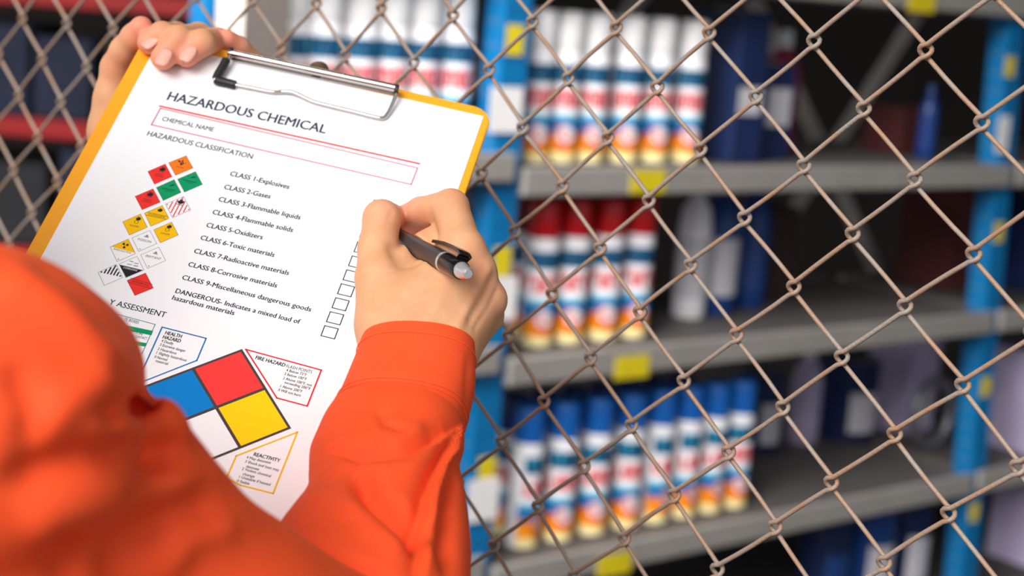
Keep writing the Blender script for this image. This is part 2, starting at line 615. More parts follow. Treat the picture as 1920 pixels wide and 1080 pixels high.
def label_mesh(seed, half=1.45):
    rg = random.Random(seed)
    b = MB()
    base = -math.pi / 2                                   # label centre looks along local -y

    def patch(z0, z1, a0, a1, mi, r=0.0):
        n = max(1, int(abs(a1 - a0) / 0.16) + 1)
        R = CR + 0.0003 + r
        vs = []
        for k in range(n + 1):
            a = base + a0 + (a1 - a0) * k / n
            vs += [(R * math.cos(a), R * math.sin(a), z0), (R * math.cos(a), R * math.sin(a), z1)]
        b.add(vs, [(2 * k, 2 * k + 2, 2 * k + 3, 2 * k + 1) for k in range(n)], mi)

    def disc(zc, ac, rad, mi, r):
        R = CR + 0.0003 + r
        vs = [(R * math.cos(base + ac), R * math.sin(base + ac), zc)]
        for k in range(20):
            t = 2 * math.pi * k / 20
            a = base + ac + rad * math.cos(t) / CR
            vs.append((R * math.cos(a), R * math.sin(a), zc + rad * math.sin(t)))
        b.add(vs, [(0, 1 + k, 1 + (k + 1) % 20) for k in range(20)], mi)

    patch(0.004, 0.025, -half, half, 1)
    patch(0.025, 0.062, -half, half, 2)
    patch(0.062, 0.098, -half, half, 4)
    patch(0.098, 0.108, -half, half, 5)
    patch(0.176, 0.216, -half * 0.85, half * 0.85, 8)
    for k in range(14):                                   # flame tongues round the emblem
        a = -half + 2 * half * k / 13
        patch(0.050 + 0.01 * rg.random(), 0.062 + 0.010 * rg.random(), a - 0.05, a + 0.09, 3 if k % 2 else 2, 0.0003)
    disc(0.060, 0.0, 0.026, 3, 0.0006)
    disc(0.065, 0.12, 0.0195, 0, 0.0009)
    disc(0.060, 0.12, 0.008, 3, 0.0012)
    disc(0.060, 0.18, 0.005, 0, 0.0015)
    for z0, z1, mi, n in ((0.178, 0.214, 6, 5), (0.124, 0.162, 7, 4)):
        a = -half * 0.80
        step = 2 * half * 0.80 / n
        for k in range(n):
            u = a + step * k
            patch(z0, z1, u, u + step * 0.40, mi, 0.0004)
            q = rg.randrange(3)
            if q != 0: patch(z1 - 0.012, z1, u + step * 0.4, u + step * 0.82, mi, 0.0004)
            if q != 1: patch(z0, z0 + 0.012, u + step * 0.4, u + step * 0.82, mi, 0.0004)
            if rg.random() < 0.75: patch(z0, z1, u + step * 0.56, u + step * 0.86, mi, 0.0004)
    return b


def make_can(capm, seed, label=True):
    root = empty('spray_can', (0, 0, 0))
    b = MB()
    b.lathe((0, 0, 0), Z3, [(0, CR * 0.93), (0.002, CR), (0.232, CR), (0.240, CR * 0.97), (0.247, CR * 0.9), (0.252, CR * 0.72), (0.2525, CR * 0.3)], 28)
    b.build('can_body', M['can_white'], root, smooth=True)
    b = MB()
    b.lathe((0, 0, 0), Z3, [(0.246, CR * 0.955), (0.248, CR * 0.985), (0.318, CR * 0.93), (0.326, CR * 0.88), (0.33, CR * 0.78), (0.3305, 0.004)], 28)
    b.build('cap', capm, root, smooth=True)
    if label: label_mesh(seed).build('label', LBL, root, fix=False)
    return root


face = math.atan2(rxw[1], rxw[0])           # turns the label towards the aisle
ORD = ['first', 'second', 'third', 'fourth', 'fifth', 'sixth', 'seventh', 'eighth', 'ninth']


def can_row(proto, ss, h, o, labelf, group, rots=None, first=True):
    for i, s in enumerate(ss):
        c = proto if (i == 0 and first) else copy_tree(proto, (0, 0, 0))
        c.location = Vector(RP(s, h, o))
        c.rotation_euler.z = face + (rots[i] if rots else random.uniform(-0.55, -0.38))
        c['label'] = labelf(i)
        c['category'] = 'spray can'
        c['group'] = group


OC = 0.085
pw = make_can(M['cap_white'], 3)
s6 = [rk(x, 200, OC)[0] for x in (1003, 1055, 1107, 1172, 1228, 1287)]
can_row(pw, s6, SH[1], OC, lambda i: 'white-capped spray can, %s to the right of the left blue upright' % ORD[i], 'white-capped cans right of the upright')
s8 = [-0.6125, -0.535, -0.4575, -0.370, -0.2925, -0.215, -0.1275]
can_row(copy_tree(pw, (0, 0, 0)), [s + 0.018 for s in s8][::-1], SH[1] + 0.032, OC + 0.02, lambda i: 'white-capped spray can above the clipboard, %s left of the blue upright' % ORD[i], 'white-capped cans above the clipboard')
pr_ = make_can(M['cap_red'], 11)
s4 = [rk(x, 560, OC)[0] for x in (1010, 1068, 1130, 1187)]
can_row(pr_, s4, SH[2], OC, lambda i: 'bright red-capped spray can, front row, %s from the blue upright' % ORD[i], 'red-capped cans in the front row')
pb = make_can(M['cap_blue'], 5)
s8b = [rk(x, y, OC)[0] for x, y in ((985, 900), (1050, 900), (1113, 890), (1175, 880), (1232, 860), (1284, 850), (1333, 840), (1381, 830))]
can_row(pb, s8b, SH[3], OC, lambda i: 'bright blue-capped spray can, front row, %s from the blue upright' % ORD[i], 'blue-capped cans in the front row',
        rots=[0.4, -0.4, -0.46, -0.42, 0.15, 0.1, 0.02, -0.35])
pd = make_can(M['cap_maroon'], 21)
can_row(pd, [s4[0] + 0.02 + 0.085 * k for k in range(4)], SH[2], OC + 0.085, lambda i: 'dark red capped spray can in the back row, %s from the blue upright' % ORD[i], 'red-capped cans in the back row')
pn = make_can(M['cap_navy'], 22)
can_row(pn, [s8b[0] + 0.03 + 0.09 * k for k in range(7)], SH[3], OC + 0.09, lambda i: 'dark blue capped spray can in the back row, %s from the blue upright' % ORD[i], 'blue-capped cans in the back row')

# ---------------------------------------------------------------- other goods on the shelves
M['navy_box'] = mat('navy_card', srgb(10, 34, 84), 0.6, var=0.25, scale=8)
M['lilac'] = mat('pale_lilac_plastic', srgb(182, 170, 204), 0.5, var=0.12, scale=10)
M['pale'] = mat('pale_print', srgb(206, 204, 212), 0.6, var=0.1, scale=20)
M['rose'] = mat('rose_plastic', srgb(150, 44, 74), 0.5)
M['brown_box'] = mat('dark_brown_card', srgb(58, 40, 34), 0.8, var=0.3, scale=6)
M['maroon_box'] = mat('maroon_card', srgb(80, 26, 24), 0.8, var=0.3, scale=6)
M['tin'] = mat('grey_tin', srgb(120, 122, 128), 0.35, 0.6)
M['blue_drum'] = mat('blue_plastic', srgb(22, 62, 130), 0.45)


def carton(name, s, h, o, w, d, ht, m, label, cat, patchm=None, pr=(0.2, 0.25, 0.7, 0.7), group=None):
    root = tag(empty(name, RP(s, h, o)), label, cat, group)
    b = MB(); rbox(b, s - w / 2, s + w / 2, h, h + ht, o - d / 2, o + d / 2)
    b.build('box', m, root, bevel=0.003)
    b = MB(); rbox(b, s - w / 2 + 0.004, s + w / 2 - 0.004, h + ht, h + ht + 0.002, o - 0.02, o + 0.02)
    b.build('tape', M['card'] if m is M['navy_box'] else M['brown_box'], root)
    if patchm:
        b = MB(); rbox(b, s - w / 2 + pr[0] * w, s - w / 2 + pr[2] * w, h + pr[1] * ht, h + pr[3] * ht, o - d / 2 - 0.0015, o - d / 2)
        b.build('printed_label', patchm, root)
    return root


def paint_can(s, h, o, r, ht, body, lab, label, group=None):
    root = tag(empty('paint_can', RP(s, h, o)), label, 'paint can', group)
    b = MB(); c = RP(s, h, o)
    b.lathe(c, Z3, [(0, r * 0.98), (0.004, r), (ht - 0.006, r), (ht - 0.003, r * 1.02), (ht, r * 1.02)], 28); b.build('can_body', body, root, smooth=True)
    b = MB(); b.lathe(c + Z3 * ht, Z3, [(0, r * 0.96), (0.003, r * 0.96), (0.003, r * 0.8), (0.001, r * 0.78)], 28); b.build('lid', M['tin'], root, smooth=True)
    b = MB()
    fw = math.atan2(-ryw[1], -ryw[0])
    vs = []
    n = 10
    for k in range(n + 1):
        a = fw - 0.8 + 1.6 * k / n
        for z in (0.12, 0.62): vs.append(c + np.array([math.cos(a) * (r + 0.0008), math.sin(a) * (r + 0.0008), ht * z]))
    b.add(vs, [(2 * k, 2 * k + 2, 2 * k + 3, 2 * k + 1) for k in range(n)])
    b.build('printed_label', lab, root, fix=False)
    b = MB()
    pts = [c + rxw * (r + 0.004) * math.cos(t) + Z3 * (ht - 0.03) - (ryw * 0.9 + Z3 * 0.4) * (r * 0.98) * math.sin(t) for t in np.linspace(0, math.pi, 16)]
    b.tube(pts, 0.002, 6); b.build('handle', M['tin'], root)
    return root


def jug(s, h, o, r, ht, body, capm, lab, label, group=None):
    root = tag(empty('plastic_bottle', RP(s, h, o)), label, 'bottle', group)
    c = RP(s, h, o)
    b = MB(); b.lathe(c, Z3, [(0, r * 0.92), (0.006, r), (ht * 0.62, r), (ht * 0.74, r * 0.86), (ht * 0.83, r * 0.42), (ht * 0.86, r * 0.36)], 24); b.build('bottle_body', body, root, smooth=True)
    b = MB(); b.lathe(c, Z3, [(ht * 0.855, r * 0.4), (ht * 0.98, r * 0.38), (ht, r * 0.32)], 20); b.build('cap', capm, root, smooth=True)
    b = MB(); b.lathe(c, Z3, [(ht * 0.14, r * 1.006), (ht * 0.55, r * 1.006)], 24, cap=False); b.build('printed_label', lab, root, smooth=True)
    return root


def on(px, py, o): return rk(px, py, o)[0]


# top shelf, right of the white caps
carton('navy_carton', on(1362, 180, 0.14), SH[1], 0.14, 0.10, 0.16, 0.36, M['navy_box'], 'navy carton standing right of the white-capped cans', 'carton', M['pale'], (0.1, 0.32, 0.85, 0.5))
carton('navy_carton', on(1418, 220, 0.2), SH[1], 0.2, 0.11, 0.14, 0.235, M['navy_box'], 'low navy carton with a pale label left of the rose bottle', 'carton', M['pale'], (0.12, 0.35, 0.9, 0.75))
jug(on(1466, 150, 0.3), SH[1], 0.3, 0.048, 0.32, M['rose'], M['cap_white'], M['cap_maroon'], 'rose coloured bottle in the dark part of the top shelf')
carton('brown_carton', on(1682, 230, 0.3), SH[1], 0.3, 0.13, 0.14, 0.13, M['maroon_box'], 'low maroon carton on the top shelf left of the slim blue bottle', 'carton')
jug(on(1740, 230, 0.14), SH[1], 0.14, 0.025, 0.2, M['cap_navy'], M['cap_navy'], M['cap_navy'], 'slim blue bottle on the top shelf beside the right upright')
# middle shelf, right of the red caps
jug(on(1303, 440, 0.22), SH[2], 0.22, 0.042, 0.37, M['can_white'], M['cap_white'], M['pale'], 'white bottle on the middle shelf right of the red caps')
jug(on(1352, 440, 0.24), SH[2], 0.24, 0.05, 0.36, M['blue_drum'], M['cap_navy'], M['pale'], 'navy bottle with pale label on the middle shelf, beside the white bottle')
jug(on(1412, 440, 0.28), SH[2], 0.28, 0.045, 0.36, M['blue_drum'], M['cap_white'], M['blue_drum'], 'blue bottle with a white cap on the middle shelf')
carton('brown_carton', on(1440, 470, 0.40), SH[2], 0.40, 0.1, 0.12, 0.25, M['brown_box'], 'small brown carton behind the blue bottle, middle shelf', 'carton')
carton('brown_carton', on(1765, 450, 0.36), SH[2], 0.36, 0.16, 0.2, 0.30, M['maroon_box'], 'reddish brown carton on the middle shelf beside the right upright', 'carton')
# lower shelf, deep row of paint tins and packs
o3 = 0.44
paint_can(on(1430, 740, o3), SH[3], o3, 0.058, 0.235, M['navy_box'], M['pale'], 'navy paint can right behind the last blue-capped spray can')
jug(on(1512, 740, o3), SH[3], o3, 0.045, 0.30, M['lilac'], M['cap_white'], M['lilac'], 'lilac bottle between two navy paint cans on the lower shelf')
paint_can(on(1590, 740, o3), SH[3], o3, 0.088, 0.24, M['navy_box'], M['pale'], 'wide navy paint can with a pale label on the lower shelf')
carton('lilac_pack', on(1688, 740, o3), SH[3], o3, 0.15, 0.16, 0.31, M['lilac'], 'pale lilac pack on the lower shelf left of the grey ring', 'pack', M['pale'], (0.2, 0.1, 0.8, 0.45))
b = MB(); cc = RP(on(1752, 745, 0.2), SH[3] + 0.115, 0.2)
b.tube([cc + rxw * 0.085 * math.cos(t) + Z3 * 0.10 * math.sin(t) for t in np.linspace(0, 2 * math.pi, 40, endpoint=False)], 0.014, 10, closed=True)
tag(b.build('hose_coil', M['tin'], smooth=True), 'grey ring of hose leaning on the lower shelf near the right upright', 'hose')
# bottom shelf
for k, (px, r, bd, lb, lab) in enumerate(((1545, 0.07, M['navy_box'], M['blue_drum'], 'dark navy paint can on the bottom shelf, leftmost of three'),
                                 (1622, 0.078, M['blue_drum'], M['pale'], 'blue paint can with a pale label on the bottom shelf, middle of three'),
                                 (1694, 0.07, M['navy_box'], M['pale'], 'navy paint can on the bottom shelf, rightmost of three'))):
    paint_can(on(px, 1040, 0.18), SH[4], 0.18, r, 0.27, bd, lb, lab)
# right bay
for px, py, h, m, lab, ht in ((1895, 740, SH[3], M['lilac'], 'lilac pack at the right edge, on the lower shelf past the right upright', 0.31),
                       (1905, 1000, SH[4], M['lilac'], 'pale pack at the right edge, on the bottom shelf past the right upright', 0.33)):
    carton('lilac_pack', on(px + 40, py, 0.12), h, 0.12, 0.24, 0.2, ht, m, lab, 'pack', M['pale'], (0.1, 0.1, 0.55, 0.5))
carton('navy_carton', on(1945, 470, 0.2), SH[2], 0.2, 0.2, 0.2, 0.3, M['navy_box'], 'dark navy carton at the right edge on the middle shelf', 'carton')

# ---------------------------------------------------------------- far shelf with red beams on the left
M['red_beam'] = mat('red_beam_paint', srgb(178, 12, 10), 0.5, var=0.15, scale=8)
M['dark_navy'] = mat('dark_navy_card', srgb(36, 44, 70), 0.8, var=0.3, scale=5)
M['umber'] = mat('umber_card', srgb(70, 54, 46), 0.8, var=0.3, scale=5)
M['soot'] = mat('black_plastic', srgb(34, 34, 40), 0.7, var=0.2, scale=5)
FZ = 6200.0
fo = W(at(200, 240, FZ))
fx, fy = np.array([1.0, 0, 0]), np.array([0, 1.0, 0])
far = tag(empty('beam_rack', (fo[0], fo[1] + 0.3, 0)), 'dark storage rack with red beams far behind the fence at left', 'rack')
hb = [W(at(200, 20, FZ))[2], W(at(200, 268, FZ))[2]]
hb.append(hb[1] - (hb[0] - hb[1])); hb.append(hb[2] - (hb[0] - hb[1]))
x0, x1 = W(at(-260, 240, FZ))[0], W(at(420, 240, FZ))[0]
for h in hb:
    for oo in (0, 0.7):
        b = MB(); b.box(((x0 + x1) / 2, fo[1] + oo, h + 0.035), fx, fy, Z3, (x1 - x0) / 2, 0.025, 0.034); b.build('beam', M['red_beam'], far, bevel=0.004)
    b = MB(); b.box(((x0 + x1) / 2, fo[1] + 0.35, h + 0.06), fx, fy, Z3, (x1 - x0) / 2, 0.34, 0.01); b.build('shelf_panel', M['soot'], far)
for x in (x0 - 0.03, x1 + 0.03):
    for oo in (0, 0.7):
        b = MB(); b.box((x, fo[1] + oo, 1.15), fx, fy, Z3, 0.035, 0.03, 1.15); b.build('upright', M['soot'], far)
cols = [M['dark_navy'], M['umber'], M['dark_navy'], M['soot'], M['umber'], M['dark_navy']]
words = {0: 'dark navy carton', 1: 'brown carton', 2: 'dark navy carton', 3: 'black carton', 4: 'brown carton', 5: 'dark navy carton'}
LEV = ['upper', 'middle', 'lower']
for li, h in enumerate((hb[1], hb[2])):
    x = x0 + 0.06; k = 0
    while x < x1 - 0.25:
        w = random.uniform(0.2, 0.32); ht = random.uniform(0.27, 0.37); ci = (k * 2 + li + (k // 2)) % 6
        root = tag(empty('stored_carton', (x + w / 2, fo[1] + 0.3, h + 0.07)), '%s on the %s red-beam shelf, %s from its left end' % (words[ci], ['upper', 'lower'][li], ORD[k]), 'carton', 'cartons on the red-beam rack')
        b = MB(); b.box((x + w / 2, fo[1] + 0.3, h + 0.071 + ht / 2), fx, fy, Z3, w / 2, 0.24, ht / 2); b.build('box', cols[ci], root, bevel=0.004)
        b = MB(); b.box((x + w / 2, fo[1] + 0.3, h + 0.071 + ht + 0.001), fx, fy, Z3, w / 2, 0.03, 0.001); b.build('tape', M['umber'], root)
        x += w + random.uniform(0.02, 0.07); k += 1


# ---------------------------------------------------------------- chain-link fence
HU = 36.0                                                     # half a mesh, mm
FT = np.array([0.34841945, -4.75348259, 30.55334262]) * HU
FA = np.array([0.72068506, 0.15974928, -0.67460597]) * HU
FB = np.array([-0.06985, 0.94467, 0.03732]) * HU
FN = np.cross(FA, FB); FN /= np.linalg.norm(FN)
if FN[2] > 0: FN = -FN                                        # towards the viewer


def fnode(i, j):
    p = FT + FA * i + FB * j
    if i < -6: p = p + np.array([-0.24, -0.13, 0.55]) * HU * min((-6 - i) / 9.0, 1.6)
    r = random.Random(i * 131 + j * 7)
    return p + np.array([r.uniform(-1, 1), r.uniform(-1, 1), r.uniform(-1, 1)]) * 0.9


fence = tag(empty('chain_link_fence', W(FT + FB * 46)), 'rusty diamond mesh wire fence crossing the whole picture in front of the shelves', 'fence')
WR = 1.38
J0, J1 = -8, 46
for k in range(-27, 24):
    ctrl = []
    j = J0 + ((k + J0) % 2)
    left = True
    while j <= J1:
        i = k if left else k + 1
        n = fnode(i, j)
        side = 1.0 if left else -1.0
        ax = FA / np.linalg.norm(FA); bx = FB / np.linalg.norm(FB)
        # left extreme: arrives on the front ('/'), turns, leaves behind; right extreme the other way round
        for da, db, dn in ((2.0, -4.0, 1.6), (-1.9, -2.6, 1.8), (-3.5, -0.2, 0.2), (-2.2, 2.3, -1.6), (1.6, 4.1, -1.8)):
            ctrl.append(n + ax * da * side + bx * db + FN * dn * side)
        left = not left
        j += 1
    ctrl = np.array(ctrl)
    # rounded turns, straight runs bowed a little
    pts = []
    for q in range(len(ctrl) - 1):
        a, c = ctrl[q], ctrl[q + 1]
        pts.append(a)
        if q % 5 == 4:
            bow = ((k * 7 + q) % 5 - 2) * 0.28
            for t in (0.33, 0.66): pts.append(a + (c - a) * t + FA / HU * bow)
        elif 0 < q and q + 2 < len(ctrl):
            p0 = ctrl[q - 1] if q % 5 else a - (a - ctrl[q - 1]) / np.linalg.norm(a - ctrl[q - 1]) * 3
            p3 = ctrl[q + 2] if q % 5 != 3 else c + (ctrl[q + 2] - c) / np.linalg.norm(ctrl[q + 2] - c) * 3
            pts.append((-p0 + 9 * a + 9 * c - p3) / 16)
    pts.append(ctrl[-1])
    b = MB(); b.tube(W(np.array(pts)), WR / 1000, 8)
    b.build('wire', M['wire'], fence, smooth=True, angle=180, fix=False)


# ---------------------------------------------------------------- clipboard and form: u right, v down, w off the sheet (mm)
PR = np.array([[0.97053727, -0.2272707, -0.08003401], [0.22636954, 0.74623904, 0.62600649], [-0.08254843, -0.62567988, 0.77569997]])
PT = np.array([-221.73771, -153.281584, 1067.97585]) * 0.99
PU, PV, PN = PR[:, 0], PR[:, 1], -PR[:, 2]


def PC(u, v, w=0.0): return PT + PU * u + PV * v + PN * w


def PP(u, v, w=0.0): return W(PC(u, v, w))


def inv(px, py, w=0.0):
    d = np.array([(px - 960) / F, (py - 540) / F, 1.0])
    t = PT + PN * w
    k = (PN @ t) / (PN @ d)
    q = k * d - t
    return float(q @ PU), float(q @ PV)


def outline_rr(u0, v0, u1, v1, r, n=10):
    P = []
    for cx, cy, a0 in ((u1 - r, v0 + r, -90), (u1 - r, v1 - r, 0), (u0 + r, v1 - r, 90), (u0 + r, v0 + r, 180)):
        for k in range(n + 1):
            a = math.radians(a0 + 90 * k / n)
            P.append((cx + r * math.cos(a), cy + r * math.sin(a)))
    return P


def plate_uv(b, P, w0, w1, mi=0):
    n = len(P)
    vs = [PP(u, v, w0) for u, v in P] + [PP(u, v, w1) for u, v in P]
    fs = [tuple(range(n - 1, -1, -1)), tuple(range(n, 2 * n))] + [(i, (i + 1) % n, n + (i + 1) % n, n + i) for i in range(n)]
    b.add(vs, fs, mi)


clipb = tag(empty('clipboard', PP(100, 300, -2)), 'yellow-orange clipboard held up by the left hand with a chrome clip at its top', 'clipboard')
b = MB(); plate_uv(b, outline_rr(-9.6, -7.6, 213.0, 322, 13), -3.2, -0.35)
b.build('board', M['board'], clipb, bevel=0.0009)
ub0, vb0 = inv(430, 99, 6.0); ub1, vb1 = inv(745, 166, 6.0)
vb = (vb0 + vb1) / 2
b = MB(); b.tube([PP(ub0, vb0, 6.0), PP(ub1, vb1, 6.0)], 0.0024, 18)
b.build('clip_bar', M['chrome'], clipb, smooth=True)
b = MB()
plate_uv(b, [(ub0 + 1, vb0 - 2.6), (ub1 - 1, vb1 - 2.6), (ub1 - 1, vb1 + 0.4), (ub0 + 1, vb0 + 0.4)], 0.2, 1.0)
plate_uv(b, [(ub0 + 3, vb0 - 2.2), (ub1 - 3, vb1 - 2.2), (ub1 - 3, vb1 - 1.4), (ub0 + 3, vb0 - 1.4)], 0.9, 5.0)
b.build('clip_base', M['chrome'], clipb)
b = MB()
for uu in (ub0 + 0.5, ub1 - 0.3):
    b.tube([PP(uu - 0.9, vb, 6.0), PP(uu + 0.9, vb, 6.0)], 0.003, 14)
b.build('hinge_collar', M['black'], clipb, smooth=True)
ur, vr = inv(597, 127, 3)
b = MB(); b.lathe(PP(ur, vr - 0.5, -0.3), wdir(PN), [(0, 0.0065), (0.0026, 0.006), (0.0042, 0.0038), (0.0047, 0.001)], 18)
b.build('rivet', M['brass'], clipb, smooth=True)


def uvw(px, py, w): return inv(px, py, w) + (w,)


wire = [uvw(431, 106, 5.4), uvw(420, 125, 4.6), uvw(404, 147, 3.0), uvw(409, 153, 2.2), uvw(440, 159, 1.6), uvw(480, 167, 1.5), uvw(512, 173, 1.5),
        uvw(530, 172, 1.8), uvw(548, 173, 2.4), uvw(566, 181, 1.8), uvw(585, 190, 1.5), uvw(610, 197, 1.5), uvw(660, 209, 1.5), uvw(704, 220, 1.6), uvw(719, 221, 1.7), uvw(727, 213, 2.0),
        uvw(735, 197, 3.4), uvw(744, 174, 5.6)]


def smooth_pts(P, n=5):
    P = np.array(P, float); out = []
    for i in range(len(P) - 1):
        p0, p1, p2, p3 = P[max(i - 1, 0)], P[i], P[i + 1], P[min(i + 2, len(P) - 1)]
        for k in range(n):
            t = k / n
            out.append(0.5 * (2 * p1 + (p2 - p0) * t + (2 * p0 - 5 * p1 + 4 * p2 - p3) * t * t + (3 * p1 - p0 - 3 * p2 + p3) * t ** 3))
    out.append(P[-1]); return np.array(out)


b = MB(); b.tube([PP(*q) for q in smooth_pts(wire)], 0.00125, 12)
wr_ = b.build('clip_wire', M['chrome'], clipb, smooth=True, angle=180)
b = MB(); b.tube([PP(*q) for q in (uvw(424, 113, 5.0), uvw(418, 125, 4.4), uvw(409, 140, 3.4), uvw(406, 147, 3.0))], 0.0028, 14)
b.tube([PP(*q) for q in (uvw(404.5, 149, 2.9), uvw(410, 152, 2.5), uvw(425, 155.5, 2.0), uvw(441, 159.5, 2.2))], 0.0028, 14)
b.build('corner_sleeve', M['black'], clipb, smooth=True, label='black rubber sleeve on the left corner of the clip wire')

form = tag(empty('printed_form', PP(100, 150, 0)), 'white hazardous chemical form clipped to the yellow-orange board', 'paper form')
b = MB(); plate_uv(b, [(0, 0), (208.2, 0), (208.2, 309), (0, 309)], -0.3, 0.0)
b.build('sheet', M['paper'], form)

# ---- printing
_cu = bpy.data.curves.new('measure', 'FONT')


def text_mesh(s):
    _cu.body = s; _cu.size = 1.0; _cu.offset = 0.0; _cu.resolution_u = 3
    o = bpy.data.objects.new('measure', _cu); COL.objects.link(o)
    dg = bpy.context.evaluated_depsgraph_get(); dg.update()
    e = o.evaluated_get(dg); me = e.to_mesh()
    V = np.array([v.co[:] for v in me.vertices]); Fs = [tuple(p.vertices) for p in me.polygons]
    e.to_mesh_clear(); bpy.data.objects.remove(o)
    return V, Fs


CAPH = np.ptp(text_mesh('H')[0][:, 1])


def put_text(b, s, p0, p1, cap, bold=0.0, w=0.10, slant=0.0):
    """text from pixel p0 to p1 along its baseline, cap height in pixels"""
    V, Fs = text_mesh(s)
    a = np.array(inv(*p0)); c = np.array(inv(*p1))
    up = np.array(inv(p0[0] + 0.36 * cap, p0[1] - 0.93 * cap)) - a
    hh = np.linalg.norm(up)
    d = c - a; L = np.linalg.norm(d); d /= L
    nrm = np.array([d[1], -d[0]])
    x0, x1 = V[:, 0].min(), V[:, 0].max()
    X = (V[:, 0] - x0) / (x1 - x0) * L; Y = V[:, 1] / CAPH * hh
    Q = a + X[:, None] * d + (Y[:, None]) * nrm + (Y * slant)[:, None] * d
    k = int(bold / 0.006 + 0.5)                              # heavier strokes: the same letters again, a hair to the side
    for i in range(k + 1):
        sh = (i - k / 2) * 0.017 * hh / CAPH * (d + 0.5 * nrm)
        b.add([PP(q[0] + sh[0], q[1] + sh[1], w + 0.004 * i) for q in Q], Fs)


def part(b, name, inkname, label=None):
    return b.build(name, INK[inkname] if isinstance(inkname, str) else inkname, form, fix=False, label=label)


def put_poly(b, pts, w=0.08, mi=0):
    b.add([PP(*inv(*p), w) for p in pts], [tuple(range(len(pts)))], mi)


def put_uv(b, Q, w=0.08, mi=0):
    b.add([PP(u, v, w) for u, v in Q], [tuple(range(len(Q)))], mi)


def put_outline(b, pts, wd, w=0.09, closed=True, mi=0):
    Q = [np.array(inv(*p)) for p in pts]
    n = len(Q)
    for i in range(n if closed else n - 1):
        a, c = Q[i], Q[(i + 1) % n]
        d = c - a; d /= np.linalg.norm(d); m = np.array([-d[1], d[0]])
        put_uv(b, [a - d * wd / 2 + m * wd / 2, c + d * wd / 2 + m * wd / 2, c + d * wd / 2 - m * wd / 2, a - d * wd / 2 - m * wd / 2], w, mi)


b = MB(); put_text(b, 'HAZARDOUS CHEMICAL', (312.5, 187), (609, 250.5), 16.5, 0.012); part(b, 'heading_text', 'slate')
b = MB(); put_outline(b, [(300, 199), (786, 307)], 1.15, closed=False); part(b, 'heading_rule', 'red', 'red rule under the heading')
b = MB(); put_outline(b, [(301, 203), (783, 315), (771, 346), (284, 234)], 0.8); part(b, 'name_box', 'pink', 'thin pink box for the chemical name')
b = MB(); put_text(b, 'CHEMICAL NAME', (303, 226), (399, 247), 8, 0.009); part(b, 'field_text', 'slate')
b = MB(); put_text(b, 'HAZARDOUS CLASSIFICATION', (275, 254), (472, 298), 9.2, 0.009); part(b, 'section_text', 'slate')
for s, p0, p1 in (('CLASS 1-Explosives', (430.5, 329), (541, 354.5)), ('CLASS 2-Gases', (419.5, 354), (506, 372.5)),
                  ('CLASS 3-Flammable liquids', (409, 377), (562, 412)), ('CLASS 4-Flammable solids', (397.5, 401), (548, 435.5)),
                  ('CLASS 5-Oxidizers', (386, 425.5), (491, 449)), ('CLASS 6-Toxic materials', (375, 449), (513, 482)),
                  ('CLASS 7-Radioactive materials', (363, 474), (540.5, 516)), ('CLASS 8-Corrosive materials', (352, 499), (518, 539.5)),
                  ('CLASS 9-Miscellaneous dangerous goods', (340.5, 523.5), (582, 584.5)), ('DANGEROUS- Indicates a mixed load of', (328, 549), (561, 607.5)),
                  ('hazardous materials', (322, 561.5), (438, 591))):
    b = MB(); put_text(b, s, p0, p1, 8.8, 0.012); part(b, 'class_text', 'navy')
b = MB(); put_text(b, 'Y ASSESSMENT', (203, 570.5), (309, 595.5), 10.5, 0.006); part(b, 'section_text', 'slate')

# pictograms: corners left, top, right, bottom of each diamond as they stand on the page
PIC = [('orange', 'orange', (622, 140), (758, 88), (808, 180), (678, 238)), ('flame', 'red2', (465, 205), (602, 150), (650, 245), (520, 305)),
       ('gas', 'green', (690, 265), (827, 205), (880, 305), (743, 362)), ('gas', 'green', (530, 325), (668, 268), (718, 362), (585, 428)),
       ('flame', 'red2', (370, 393), (510, 335), (562, 437), (427, 495)), ('striped', 'white', (597, 450), (738, 393), (790, 495), (655, 555)),
       ('oxid', 'yellow', (442, 520), (577, 460), (630, 560), (490, 618)), ('oxid2', 'yellow', (278, 583), (415, 525), (467, 625), (330, 685)),
       ('oxid2', 'yellow', (510, 643), (648, 585), (698, 683), (562, 743)), ('POISON', 'white', (348, 705), (485, 648), (537, 748), (400, 808)),
       ('radio', 'white', (183, 772), (325, 712), (375, 822), (240, 885)), ('IRRITANT', 'white', (415, 832), (550, 773), (605, 875), (465, 935)),
       ('corr', 'white', (252, 900), (388, 842), (440, 945), (303, 1005)), ('misc', 'white', (95, 960), (232, 905), (282, 1000), (140, 1065)),
       ('dang', 'red2', (312, 1022), (452, 968), (512, 1080), (370, 1140))]
FLAME = [(-.10, 0), (-.2, .1), (-.19, .26), (-.12, .18), (-.08, .40), (.02, .28), (.08, .42), (.13, .24), (.2, .3), (.22, .12), (.12, 0)]
